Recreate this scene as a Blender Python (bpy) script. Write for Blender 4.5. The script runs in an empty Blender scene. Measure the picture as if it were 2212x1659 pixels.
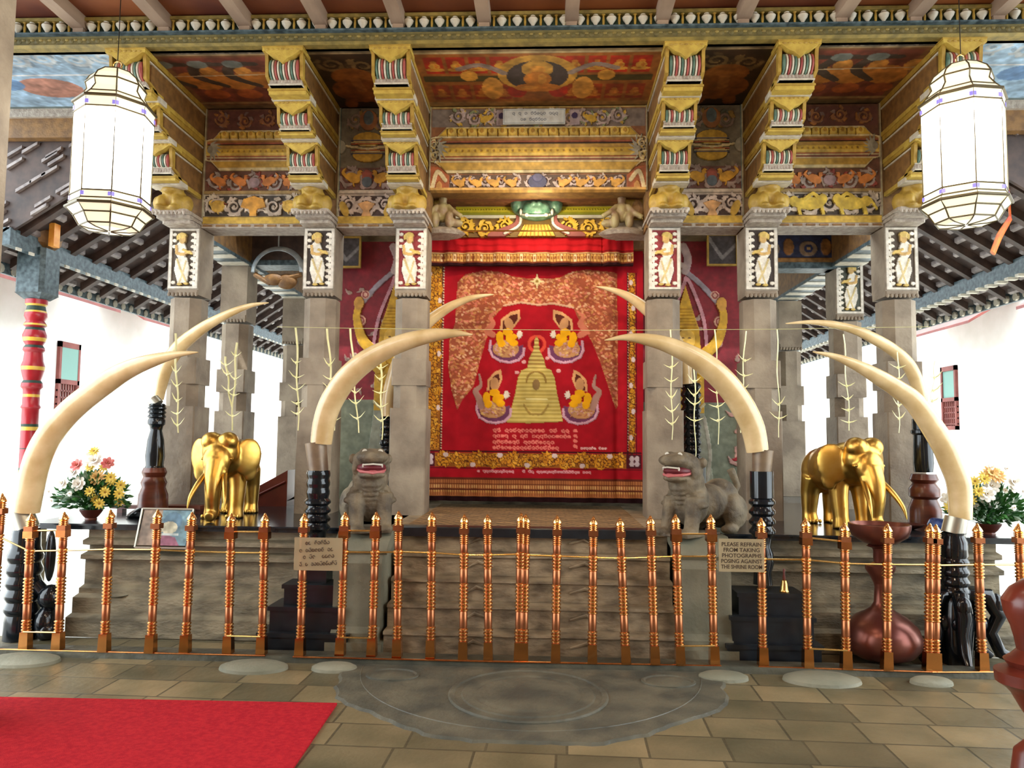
import bpy, math, random
import numpy as np
from mathutils import Vector, Matrix
random.seed(7); RNG = np.random.RandomState(5)
S = bpy.context.scene
C = S.collection
PI = math.pi
# ------------------------------------------------------------------ camera
FPX = 1650.0
YAW, PITCH, ROLL = math.radians(2.55), math.radians(4.15), math.radians(0.6)
CAM = Vector((0, 0, 1.6))
_f = Vector((-math.sin(YAW)*math.cos(PITCH), math.cos(YAW)*math.cos(PITCH), math.sin(PITCH)))
_r0 = Vector((math.cos(YAW), math.sin(YAW), 0)); _u0 = _r0.cross(_f)
_r = _r0*math.cos(ROLL)+_u0*math.sin(ROLL); _u = _u0*math.cos(ROLL)-_r0*math.sin(ROLL)
def ray(px, py): return _f + _r*((px-1106)/FPX) + _u*((829.5-py)/FPX)
def at(px, py, D):
    d = ray(px, py); return CAM + d*((D-CAM.y)/d.y)
def atz(px, py, z):
    d = ray(px, py); return CAM + d*((z-CAM.z)/d.z)
cam = bpy.data.cameras.new('camera'); co = bpy.data.objects.new('camera', cam); C.objects.link(co)
co.matrix_world = Matrix.Translation(CAM) @ Matrix((_r, _u, -_f)).transposed().to_4x4()
cam.sensor_width = 36; cam.lens = 36*FPX/2212; cam.clip_start = .05; cam.clip_end = 300
S.camera = co
# ------------------------------------------------------------------ colours and materials
def lin(c):
    c = np.asarray(c, dtype=float)/255.0
    return np.where(c <= .04045, c/12.92, ((c+.055)/1.055)**2.4)
def L4(c): return tuple(float(v) for v in lin(c))+(1.0,)
def newmat(name):
    m = bpy.data.materials.new(name); m.use_nodes = True
    return m, m.node_tree.nodes, m.node_tree.links, m.node_tree.nodes['Principled BSDF']
def mat(name, c1, c2=None, rough=.6, metal=0, scale=6, bump=.0, bscale=30, detail=6, stretch=(1,1,1), spec=None, coat=0):
    m, N, K, B = newmat(name)
    B.inputs['Roughness'].default_value = rough; B.inputs['Metallic'].default_value = metal
    if spec is not None: B.inputs['Specular IOR Level'].default_value = spec
    if coat: B.inputs['Coat Weight'].default_value = coat
    B.inputs['Base Color'].default_value = L4(c1)
    tc = N.new('ShaderNodeTexCoord'); mp = N.new('ShaderNodeMapping'); mp.inputs['Scale'].default_value = stretch
    K.new(tc.outputs['Object'], mp.inputs['Vector'])
    if c2:
        n = N.new('ShaderNodeTexNoise'); n.inputs['Scale'].default_value = scale; n.inputs['Detail'].default_value = detail
        K.new(mp.outputs[0], n.inputs['Vector'])
        r = N.new('ShaderNodeValToRGB'); r.color_ramp.elements[0].position = .35; r.color_ramp.elements[1].position = .65
        r.color_ramp.elements[0].color = L4(c1); r.color_ramp.elements[1].color = L4(c2)
        K.new(n.outputs['Fac'], r.inputs['Fac']); K.new(r.outputs[0], B.inputs['Base Color'])
    if bump:
        n2 = N.new('ShaderNodeTexNoise'); n2.inputs['Scale'].default_value = bscale; n2.inputs['Detail'].default_value = 8
        K.new(mp.outputs[0], n2.inputs['Vector'])
        b = N.new('ShaderNodeBump'); b.inputs['Strength'].default_value = bump; b.inputs['Distance'].default_value = .02
        K.new(n2.outputs['Fac'], b.inputs['Height']); K.new(b.outputs[0], B.inputs['Normal'])
    return m
def colmat(name, rough=.55, metal=0, spec=.4, bump=.15, bscale=90, grime=.25):
    """paint colour comes from the mesh's own colour attribute, broken up by procedural wear"""
    m, N, K, B = newmat(name)
    B.inputs['Roughness'].default_value = rough; B.inputs['Metallic'].default_value = metal
    B.inputs['Specular IOR Level'].default_value = spec
    a = N.new('ShaderNodeVertexColor'); a.layer_name = 'Col'
    tc = N.new('ShaderNodeTexCoord'); n = N.new('ShaderNodeTexNoise'); n.inputs['Scale'].default_value = 14; n.inputs['Detail'].default_value = 8
    K.new(tc.outputs['Object'], n.inputs['Vector'])
    r = N.new('ShaderNodeValToRGB'); r.color_ramp.elements[0].position = .3; r.color_ramp.elements[1].position = .7
    g = 1-grime; r.color_ramp.elements[0].color = (g, g*.97, g*.92, 1); r.color_ramp.elements[1].color = (1, 1, 1, 1)
    K.new(n.outputs['Fac'], r.inputs['Fac'])
    mx = N.new('ShaderNodeMix'); mx.data_type = 'RGBA'; mx.blend_type = 'MULTIPLY'; mx.inputs[0].default_value = 1
    K.new(a.outputs['Color'], mx.inputs[6]); K.new(r.outputs[0], mx.inputs[7]); K.new(mx.outputs[2], B.inputs['Base Color'])
    if bump:
        n2 = N.new('ShaderNodeTexNoise'); n2.inputs['Scale'].default_value = bscale; K.new(tc.outputs['Object'], n2.inputs['Vector'])
        b = N.new('ShaderNodeBump'); b.inputs['Strength'].default_value = bump; b.inputs['Distance'].default_value = .01
        K.new(n2.outputs['Fac'], b.inputs['Height']); K.new(b.outputs[0], B.inputs['Normal'])
    return m
def emat(name, c, s, rough=.4):
    m, N, K, B = newmat(name); B.inputs['Base Color'].default_value = L4(c); B.inputs['Roughness'].default_value = rough
    B.inputs['Emission Color'].default_value = L4(c); B.inputs['Emission Strength'].default_value = s
    return m
# ------------------------------------------------------------------ mesh builder
class MB:
    def __init__(s): s.v = []; s.f = []; s.m = []; s.mi = 0; s.M = Matrix.Identity(4)
    def add(s, vs, fs, mi=None):
        o = len(s.v)
        for p in vs:
            q = s.M @ Vector(p); s.v.append((q.x, q.y, q.z))
        for f in fs: s.f.append([o+i for i in f]); s.m.append(s.mi if mi is None else mi)
        return s
    def box(s, x0, x1, y0, y1, z0, z1, mi=None):
        return s.add([(x0,y0,z0),(x1,y0,z0),(x1,y1,z0),(x0,y1,z0),(x0,y0,z1),(x1,y0,z1),(x1,y1,z1),(x0,y1,z1)],
            [(0,3,2,1),(4,5,6,7),(0,1,5,4),(1,2,6,5),(2,3,7,6),(3,0,4,7)], mi)
    def cbox(s, x0, x1, y0, y1, z0, z1, c, mi=None):
        """box with its four vertical edges chamfered"""
        p = [(x0+c,y0),(x1-c,y0),(x1,y0+c),(x1,y1-c),(x1-c,y1),(x0+c,y1),(x0,y1-c),(x0,y0+c)]
        return s.prism(p, z0, z1, mi)
    def prism(s, p, z0, z1, mi=None, p2=None):
        n = len(p); p2 = p2 or p
        return s.add([(a,b,z0) for a,b in p]+[(a,b,z1) for a,b in p2],
            [tuple(range(n-1,-1,-1)), tuple(range(n,2*n))]+[(i,(i+1)%n,n+(i+1)%n,n+i) for i in range(n)], mi)
    def xprism(s, p, x0, x1, mi=None):
        """(y,z) outline swept along x"""
        n = len(p)
        return s.add([(x0,a,b) for a,b in p]+[(x1,a,b) for a,b in p],
            [tuple(range(n)), tuple(range(2*n-1,n-1,-1))]+[(i,n+i,n+(i+1)%n,(i+1)%n) for i in range(n)], mi)
    def yprism(s, p, y0, y1, mi=None):
        n = len(p)
        return s.add([(a,y0,b) for a,b in p]+[(a,y1,b) for a,b in p],
            [tuple(range(n-1,-1,-1)), tuple(range(n,2*n))]+[(i,(i+1)%n,n+(i+1)%n,n+i) for i in range(n)], mi)
    def lathe(s, prof, c=(0,0,0), seg=20, mi=None, axis='z', ph=0, sx=1, sy=1, bands=None):
        vs = []; fs = []; n = len(prof)
        for (r, h) in prof:
            for k in range(seg):
                a = 2*PI*k/seg+ph; u = r*math.cos(a)*sx; w = r*math.sin(a)*sy
                if axis == 'z': vs.append((c[0]+u, c[1]+w, c[2]+h))
                elif axis == 'x': vs.append((c[0]+h, c[1]+u, c[2]+w))
                else: vs.append((c[0]+u, c[1]+h, c[2]+w))
        o = len(s.f)
        for i in range(n-1):
            for k in range(seg): fs.append((i*seg+k, i*seg+(k+1)%seg, (i+1)*seg+(k+1)%seg, (i+1)*seg+k))
        fs.append(tuple(range(seg-1,-1,-1))); fs.append(tuple(range((n-1)*seg, n*seg)))
        s.add(vs, fs, mi)
        if bands:
            for i in range(n-1):
                for k in range(seg): s.m[o+i*seg+k] = bands[i]
        return s
    def tube(s, pts, rad, seg=10, mi=None, flat=1.0):
        pts = [Vector(p) for p in pts]; n = len(pts)
        if not hasattr(rad, '__len__'): rad = [rad]*n
        vs = []; fs = []; prev = None
        for i, p in enumerate(pts):
            t = (pts[min(i+1,n-1)]-pts[max(i-1,0)]).normalized()
            if prev is None: a = t.orthogonal().normalized()
            else:
                a = prev - t*prev.dot(t); a = a.normalized() if a.length > 1e-6 else t.orthogonal().normalized()
            prev = a; b = t.cross(a)
            for k in range(seg):
                q = 2*PI*k/seg; vs.append(p+a*(rad[i]*math.cos(q))+b*(rad[i]*flat*math.sin(q)))
        for i in range(n-1):
            for k in range(seg): fs.append((i*seg+k, i*seg+(k+1)%seg, (i+1)*seg+(k+1)%seg, (i+1)*seg+k))
        fs.append(tuple(range(seg-1,-1,-1))); fs.append(tuple(range((n-1)*seg, n*seg)))
        return s.add(vs, fs, mi)
    def ell(s, c, r, mi=None, seg=20, rot=None):
        if not hasattr(r, '__len__'): r = (r, r, r)
        vs = []; fs = []; rings = seg//2
        R = rot or Matrix.Identity(3)
        for i in range(rings+1):
            a = PI*i/rings
            for k in range(seg):
                b = 2*PI*k/seg
                vs.append(Vector(c)+R@Vector((r[0]*math.sin(a)*math.cos(b), r[1]*math.sin(a)*math.sin(b), r[2]*math.cos(a))))
        for i in range(rings):
            for k in range(seg): fs.append((i*seg+k, (i+1)*seg+k, (i+1)*seg+(k+1)%seg, i*seg+(k+1)%seg))
        return s.add(vs, fs, mi)
    def mesh(s, name, mats, smooth=False):
        me = bpy.data.meshes.new(name); me.from_pydata(s.v, [], s.f)
        for m in (mats if isinstance(mats, (list, tuple)) else [mats]): me.materials.append(m)
        me.polygons.foreach_set('material_index', s.m)
        if smooth:
            me.polygons.foreach_set('use_smooth', [True]*len(s.f))
            try: me.set_sharp_from_angle(angle=math.radians(40))
            except Exception: pass
        me.update(); return me
    def obj(s, name, mats, parent=None, smooth=False):
        o = bpy.data.objects.new(name, s.mesh(name, mats, smooth)); C.objects.link(o)
        if parent: o.parent = parent; o.matrix_parent_inverse = parent.matrix_basis.inverted()
        return o
def tag(o, label=None, cat=None, group=None, kind=None):
    if label: o['label'] = label
    if cat: o['category'] = cat
    if group: o['group'] = group
    if kind: o['kind'] = kind
    return o
def thing(name, loc, label, cat, group=None, rz=0):
    o = bpy.data.objects.new(name, None); C.objects.link(o); o.empty_display_size = .1
    o.location = loc; o.rotation_euler = (0, 0, rz); o.matrix_basis = Matrix.Translation(Vector(loc)) @ Matrix.Rotation(rz, 4, 'Z')
    return tag(o, label, cat, group)
def local(o):  # parent a builder made in the thing's own coordinates
    return o
def part(mb, name, mats, parent, smooth=False, world=False):
    """world=False: the mesh is written in the parent's own coordinates"""
    o = bpy.data.objects.new(name, mb.mesh(name, mats, smooth)); C.objects.link(o); o.parent = parent
    if world: o.matrix_parent_inverse = parent.matrix_basis.inverted()
    return o
def copy_tree(o, parent=None):
    c = o.copy(); C.objects.link(c)
    if parent: c.parent = parent; c.matrix_parent_inverse = o.matrix_parent_inverse
    for ch in [k for k in bpy.data.objects if k.parent == o and k is not c]: copy_tree(ch, c)
    return c
def copy_thing(o, loc, rz=0, label=None, scale=None):
    c = copy_tree(o); c.matrix_basis = Matrix.Translation(Vector(loc)) @ Matrix.Rotation(rz, 4, 'Z')
    if scale: c.scale = scale
    if label: c['label'] = label
    return c
def organic(name, mb, voxel, mats, parent=None, smooth=8, world=False, factor=.5):
    me = mb.mesh('tmp', mats); o = bpy.data.objects.new('tmp', me); C.objects.link(o)
    r = o.modifiers.new('r', 'REMESH'); r.mode = 'VOXEL'; r.voxel_size = voxel
    sm = o.modifiers.new('s', 'SMOOTH'); sm.iterations = smooth; sm.factor = factor
    dg = bpy.context.evaluated_depsgraph_get(); dg.update()
    nm = bpy.data.meshes.new_from_object(o.evaluated_get(dg)); nm.name = name
    bpy.data.objects.remove(o)
    nm.materials.clear()
    for m in (mats if isinstance(mats, (list, tuple)) else [mats]): nm.materials.append(m)
    nm.polygons.foreach_set('use_smooth', [True]*len(nm.polygons))
    nm.polygons.foreach_set('material_index', [0]*len(nm.polygons))
    q = bpy.data.objects.new(name, nm); C.objects.link(q)
    if parent:
        q.parent = parent
        if world: q.matrix_parent_inverse = parent.matrix_basis.inverted()
    return q
# ------------------------------------------------------------------ painted / carved surfaces
def vnoise(X, Y, s, seed=0):
    X = X/s; Y = Y/s; xi = np.floor(X).astype(int); yi = np.floor(Y).astype(int); fx = X-xi; fy = Y-yi
    fx = fx*fx*(3-2*fx); fy = fy*fy*(3-2*fy)
    def h(a, b):
        n = (a*374761393+b*668265263+seed*1442695041) & 0x7fffffff; n = ((n ^ (n >> 13))*1274126177) & 0x7fffffff
        return ((n ^ (n >> 16)) & 0xffff)/65535.0
    return (h(xi,yi)*(1-fx)+h(xi+1,yi)*fx)*(1-fy)+(h(xi,yi+1)*(1-fx)+h(xi+1,yi+1)*fx)*fy
class Cv:
    """a painted and carved board: colours and relief on a grid, in board units, v downwards"""
    def __init__(s, x0, y0, x1, y1, step, bg):
        s.x0, s.y0, s.x1, s.y1 = x0, y0, x1, y1
        s.nx = max(2, int(round((x1-x0)/step))+1); s.ny = max(2, int(round((y1-y0)/step))+1)
        s.xs = np.linspace(x0, x1, s.nx); s.ys = np.linspace(y0, y1, s.ny)
        s.X, s.Y = np.meshgrid(s.xs, s.ys)
        s.c = np.zeros((s.ny, s.nx, 3)); s.c[:] = bg; s.h = np.zeros((s.ny, s.nx)); s.clip = None
    def win(s, xa, ya, xb, yb):
        i0 = np.searchsorted(s.xs, xa); i1 = np.searchsorted(s.xs, xb, side='right')
        j0 = np.searchsorted(s.ys, ya); j1 = np.searchsorted(s.ys, yb, side='right')
        return slice(j0, j1), slice(i0, i1)
    def put(s, w, m, col, h, var=0):
        if s.clip is not None: m = m & s.clip[w]
        if col is not None:
            s.c[w][m] = col
        if h is not None:
            hh = h if not hasattr(h, 'shape') else h[m]; s.h[w][m] = hh
    def rect(s, xa, ya, xb, yb, col, h=None):
        w = s.win(xa, ya, xb, yb); s.put(w, np.ones(s.X[w].shape, bool), col, h)
    def ell(s, cx, cy, rx, ry, col, h=None, rot=0, dome=0):
        R = max(rx, ry); w = s.win(cx-R, cy-R, cx+R, cy+R); dx = s.X[w]-cx; dy = s.Y[w]-cy
        if rot: c_, s_ = math.cos(rot), math.sin(rot); dx, dy = dx*c_+dy*s_, -dx*s_+dy*c_
        d = (dx/rx)**2+(dy/ry)**2; m = d <= 1
        s.put(w, m, col, (h or 0)+dome*np.sqrt(np.clip(1-d, 0, 1)) if dome else h)
    def ring(s, cx, cy, r, wd, col, h=None):
        w = s.win(cx-r-wd, cy-r-wd, cx+r+wd, cy+r+wd); d = np.abs(np.hypot(s.X[w]-cx, s.Y[w]-cy)-r); s.put(w, d <= wd, col, h)
    def poly(s, P, col, h=None):
        xs = [p[0] for p in P]; ys = [p[1] for p in P]; w = s.win(min(xs), min(ys), max(xs), max(ys))
        X = s.X[w]; Y = s.Y[w]; m = np.zeros(X.shape, bool); n = len(P)
        for i in range(n):
            (xa, ya), (xb, yb) = P[i], P[(i+1) % n]
            if ya == yb: continue
            cond = ((ya > Y) != (yb > Y)) & (X < (xb-xa)*(Y-ya)/(yb-ya)+xa); m ^= cond
        s.put(w, m, col, h)
    def line(s, P, wd, col, h=None):
        if not hasattr(wd, '__len__'): wd = [wd]*len(P)
        for i in range(len(P)-1):
            (xa, ya), (xb, yb) = P[i], P[i+1]; r = max(wd[i], wd[i+1])
            w = s.win(min(xa,xb)-r, min(ya,yb)-r, max(xa,xb)+r, max(ya,yb)+r); X = s.X[w]; Y = s.Y[w]
            if X.size == 0: continue
            dx, dy = xb-xa, yb-ya; L = dx*dx+dy*dy+1e-9; t = np.clip(((X-xa)*dx+(Y-ya)*dy)/L, 0, 1)
            d = np.hypot(X-xa-t*dx, Y-ya-t*dy); m = d <= wd[i]+(wd[i+1]-wd[i])*t
            s.put(w, m, col, h)
    def curve(s, P, wd, col, h=None, n=8):
        Q = []; W = []
        if not hasattr(wd, '__len__'): wd = [wd]*len(P)
        for i in range(len(P)-1):
            p0 = P[max(i-1,0)]; p1 = P[i]; p2 = P[i+1]; p3 = P[min(i+2,len(P)-1)]
            for k in range(n):
                t = k/n
                Q.append(tuple(.5*((2*p1[j])+(-p0[j]+p2[j])*t+(2*p0[j]-5*p1[j]+4*p2[j]-p3[j])*t*t+(-p0[j]+3*p1[j]-3*p2[j]+p3[j])*t**3) for j in (0,1)))
                W.append(wd[i]+(wd[i+1]-wd[i])*t)
        Q.append(P[-1]); W.append(wd[-1]); s.line(Q, W, col, h)
    def spiral(s, cx, cy, r, turns, a0, wd, col, h=None, sgn=1):
        n = int(14*turns)+2; P = []; W = []
        for i in range(n):
            t = i/(n-1); a = a0+sgn*2*PI*turns*t; q = r*(1-t)+r*.12; P.append((cx+q*math.cos(a), cy+q*math.sin(a))); W.append(wd*(1-.5*t))
        s.line(P, W, col, h)
    def leaf(s, x, y, a, L, wd, col, h=None):
        P = [(x, y), (x+L*.5*math.cos(a), y+L*.5*math.sin(a)), (x+L*math.cos(a+.3), y+L*math.sin(a+.3))]
        s.line(P, [wd, wd*1.1, wd*.2], col, h)
    def vine(s, xa, ya, xb, yb, cols, h=None, vertical=False, pitch=None, seed=0, dense=1):
        """running scrolls with leaves filling a band"""
        rr = random.Random(seed); Wd = (xb-xa) if vertical else (yb-ya); Ln = (yb-ya) if vertical else (xb-xa)
        pitch = pitch or Wd*1.05; n = max(1, int(round(Ln/pitch))); pt = Ln/n
        for k in range(n):
            t = (k+.5)*pt; off = (.06 if k % 2 else -.06)*Wd
            cx, cy = ((xa+xb)/2+off, ya+t) if vertical else (xa+t, (ya+yb)/2+off)
            sg = 1 if k % 2 else -1; r = Wd*.36; a0 = (PI/2 if vertical else 0)+(0 if k % 2 else PI)
            for j in range(int(13*dense)):
                a = rr.random()*2*PI; q = r*(1.0+.25*rr.random()); c = cols[rr.randrange(len(cols))]
                s.leaf(cx+q*math.cos(a)*.95, cy+q*math.sin(a)*.95, a+sg*1.2+rr.uniform(-.5,.5), Wd*.24, Wd*.07, c, h)
            s.spiral(cx, cy, r, 1.6, a0, Wd*.075, cols[0], h, sg)
            s.ell(cx, cy, Wd*.09, Wd*.09, cols[-1], h)
    def mottle(s, amp, size, seed=1):
        n = vnoise(s.X-s.x0, s.Y-s.y0, size, seed)*.6+vnoise(s.X-s.x0, s.Y-s.y0, size*.4, seed+3)*.4
        s.c *= (1+(n-.5)*2*amp)[..., None]
    def obj(s, name, m, org, eu, ev, en, thick=.02, parent=None, hs=1.0, disp=None, world=True, smooth=True):
        """org: world place of the board's upper left corner; eu, ev: metres per board unit along u and down v; en: facing"""
        org = np.array(org, float); eu = np.array(eu, float); ev = np.array(ev, float); en = np.array(en, float)
        U = (s.X-s.x0)[..., None]; V = (s.Y-s.y0)[..., None]; H = (s.h*hs)
        if disp is not None: H = H+disp
        P = (org+U*eu+V*ev+H[..., None]*en).reshape(-1, 3); n = P.shape[0]
        idx = np.arange(n).reshape(s.ny, s.nx)
        a = idx[:-1,:-1].ravel(); b = idx[:-1,1:].ravel(); c = idx[1:,1:].ravel(); d = idx[1:,:-1].ravel()
        flip = np.dot(np.cross(eu, -ev), en) < 0
        Q = np.stack([a,b,c,d], 1) if flip else np.stack([a,d,c,b], 1)
        ring = np.concatenate([idx[0,:-1], idx[:-1,-1], idx[-1,:0:-1], idx[:0:-1,0]])
        back = P[ring]-en*0
        base = (org+U*eu+V*ev).reshape(-1,3)[ring] - en*(thick+max(0, -float(H.min())))
        nb = len(ring); bi = n+np.arange(nb); r2 = np.roll(ring,-1); b2 = np.roll(bi,-1)
        SQ = np.stack([ring,r2,b2,bi],1) if not flip else np.stack([ring,bi,b2,r2],1)
        V_ = np.vstack([P, base]); F_ = np.vstack([Q, SQ])
        me = bpy.data.meshes.new(name); me.vertices.add(len(V_)); me.vertices.foreach_set('co', V_.ravel())
        nf = len(F_); me.loops.add(nf*4+nb); me.polygons.add(nf+1)
        li = np.concatenate([F_.ravel(), bi if flip else bi[::-1]]); me.loops.foreach_set('vertex_index', li.astype(np.int32))
        me.polygons.foreach_set('loop_start', np.concatenate([np.arange(nf)*4, [nf*4]]).astype(np.int32))
        me.update(calc_edges=True); me.validate()
        col = np.ones((len(V_), 4)); cc = lin(np.clip(s.c, 0, 255)).reshape(-1, 3); col[:n,:3] = cc; col[n:,:3] = cc[ring]
        at_ = me.color_attributes.new('Col', 'FLOAT_COLOR', 'POINT'); at_.data.foreach_set('color', col.ravel().astype(np.float32))
        me.materials.append(m)
        if smooth: me.polygons.foreach_set('use_smooth', [True]*len(me.polygons)); me.set_sharp_from_angle(angle=math.radians(50))
        o = bpy.data.objects.new(name, me); C.objects.link(o)
        if parent:
            o.parent = parent
            if world: o.matrix_parent_inverse = parent.matrix_basis.inverted()
        return o
def front(cv, name, m, X0, Z1, sx, sz, D, **k):
    """board facing the viewer (-y) with its top left at X0, Z1 on the plane y = D"""
    return cv.obj(name, m, (X0, D, Z1), (sx, 0, 0), (0, 0, -sz), (0, -1, 0), **k)
def glyphs(cv, x, y, w, hgt, n, col, wd, seed=0, h=None):
    """a line of round looping script"""
    r = random.Random(seed); cw = w/n; i = 0
    while i < n:
        cx = x+(i+.5)*cw; k = r.randrange(5); q = cw*.36; cy = y+hgt*.5
        if k == 4 and 0 < i < n-1: i += 1; continue
        a0 = r.choice([0, PI, PI*.5]); m_ = 9
        P = [(cx+q*math.cos(a0+j*.65), cy+hgt*.32*math.sin(a0+j*.65)) for j in range(m_)]
        cv.line(P, wd, col, h)
        if k == 0: cv.line([(cx-q, cy-hgt*.35), (cx+q*.6, cy-hgt*.55)], wd, col, h)
        if k == 1: cv.line([(cx+q*.3, cy+hgt*.3), (cx+q, cy+hgt*.6)], wd, col, h)
        if k == 2: cv.ell(cx, cy, wd*1.3, wd*1.3, col, h)
        i += 1
# ------------------------------------------------------------------ materials
M = {}
M['stone'] = mat('pale granite', (118,104,88), (152,138,118), .75, scale=3.5, bump=.35, bscale=26)
M['stoneside'] = M['stone']
M['plinth'] = mat('weathered plinth stone', (96,88,70), (150,138,112), .7, scale=4.5, bump=.5, bscale=22, stretch=(1,1,2.5))
M['plinthlt'] = mat('pale plinth cap stone', (138,130,108), (172,162,136), .7, scale=4, bump=.3, bscale=24)
M['slab'] = mat('polished black granite', (22,26,32), (38,44,50), .16, scale=12)
M['step'] = mat('worn step stone', (104,90,70), (158,140,112), .6, scale=6, bump=.6, bscale=14, stretch=(1,1,2))
M['stepg'] = mat('grey green flank stone', (106,106,88), (134,130,110), .7, scale=3, bump=.3)
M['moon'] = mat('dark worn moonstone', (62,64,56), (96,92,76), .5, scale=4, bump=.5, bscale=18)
M['ivory'] = mat('old ivory', (198,168,116), (226,200,152), .24, scale=5, stretch=(1,1,1), coat=.3)
M['black'] = mat('black lacquer', (12,16,20), (20,26,32), .13, scale=8)
M['blackm'] = mat('matte black stone', (20,24,30), (34,40,46), .3, scale=8)
M['brown'] = mat('dark polished wood', (84,40,30), (112,58,42), .28, scale=5, stretch=(1,1,4))
M['ferr'] = mat('aged brown ferrule', (110,92,74), (132,112,88), .4, scale=10, metal=.2)
M['silver'] = mat('dull silver ferrule', (170,165,150), None, .35, metal=.8)
M['brass'] = mat('polished copper brass', (186,112,66), (206,140,84), .24, scale=8, metal=1)
M['copperp'] = mat('brown copper tube', (160,96,62), (184,118,78), .34, scale=8, metal=.9)
M['brassr'] = mat('bright brass rings', (232,170,104), (238,186,124), .22, scale=8, metal=1)
M['brassy'] = mat('yellow brass', (238,196,120), None, .2, metal=1)
M['gold'] = mat('bright gold leaf', (206,160,72), (216,174,92), .34, scale=10, metal=1)
M['copper'] = mat('dark copper', (104,56,48), (126,74,60), .3, scale=6, metal=.65)
M['mahog'] = mat('reddish carved wood', (88,32,22), (112,44,30), .3, scale=5)
M['yel'] = mat('ochre yellow paint', (146,116,44), (172,142,58), .55, scale=16, bump=.2, bscale=70)
M['yel2'] = mat('bright yellow paint', (164,136,56), (188,162,72), .5, scale=16, bump=.2, bscale=70)
M['och'] = mat('brown ochre paint', (104,74,40), (134,98,52), .6, scale=14, bump=.2, bscale=60)
M['olive'] = mat('olive painted wood', (104,92,46), (142,124,62), .6, scale=14, bump=.2, bscale=60)
M['olive2'] = mat('shade dimmed olive carving', (84,78,42), (112,100,54), .6, scale=14, bump=.2, bscale=60)  # cornice olive darkened: the weaker light up there sits in the colour
M['brown2'] = mat('unseen light block timber', (92,70,54), (112,88,66), .7, scale=3)
M['grey'] = mat('grey mauve carved paint', (142,130,118), (176,166,152), .6, scale=22, bump=.4, bscale=80)
M['white'] = mat('off white paint', (178,172,156), (204,198,180), .5, scale=20)
M['redp'] = mat('faded red paint', (140,62,60), (164,88,80), .5, scale=20)
M['grn'] = mat('faded green paint', (66,96,84), (96,122,106), .5, scale=20)
M['dkgrn'] = mat('dark green paint', (22,42,34), (40,66,50), .6, scale=14)
M['teal'] = mat('teal painted timber', (36,52,58), (84,102,108), .5, scale=20)
M['dkwood'] = mat('dark roof timber', (52,40,36), (78,60,52), .6, scale=8)
M['rafter'] = mat('grey pink rafter wood', (128,108,92), (156,134,114), .55, scale=6, stretch=(1,.3,1))
M['board'] = mat('dark red ceiling boards', (82,34,22), (132,72,30), .6, scale=1.1)
M['battnfleck'] = mat('roof batten with light flecks', (150,140,136), (110,100,98), .5, scale=14)  # pale tone puts daylight flecks between the rafters into the colour
M['wall'] = mat('white limewash', (236,236,230), (244,244,240), .8, scale=3)
M['maroon'] = mat('maroon roof timber', (108,50,44), (130,66,58), .6, scale=4)
M['green_pane'] = mat('green shutter', (110,150,140), None, .5)
M['court'] = mat('pale courtyard paving', (214,210,200), (228,226,218), .7, scale=3)
M['dkfloor'] = mat('polished grey stone floor', (84,88,90), (112,114,112), .22, scale=2)
M['paint'] = colmat('painted carving')
M['paintm'] = colmat('painted panel', bump=.05, grime=.3)
M['cloth'] = colmat('red velvet', rough=.85, spec=.15, bump=.3, bscale=260, grime=.1)
M['mat'] = colmat('woven mat', rough=.9, bump=.3, grime=.2)
M['iron'] = mat('black iron wire', (30,28,26), None, .4, metal=.8)
M['palm'] = mat('dried palm leaf', (214,210,150), (232,226,176), .6, scale=10)
M['string'] = mat('pale cord', (190,184,130), None, .7)
M['lead'] = mat('lantern lead frame', (92,82,58), None, .4, metal=.6)
M['glassw'] = emat('lit lantern glass', (255,250,236), 5.5, .2)
M['glassd'] = emat('lantern dome glass', (246,238,206), .55, .15)
M['glassb'] = emat('blue lantern glass', (120,110,190), .8, .2)
M['lionst'] = mat('carved lion stone', (78,68,54), (128,114,90), .7, scale=9, bump=.7, bscale=30)
M['mouth'] = mat('red painted mouth', (96,24,34), None, .5)
M['tongue'] = mat('pink painted tongue', (196,112,110), (176,90,92), .5, scale=20)
M['eye'] = mat('white painted eye', (206,200,184), None, .5)

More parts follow.
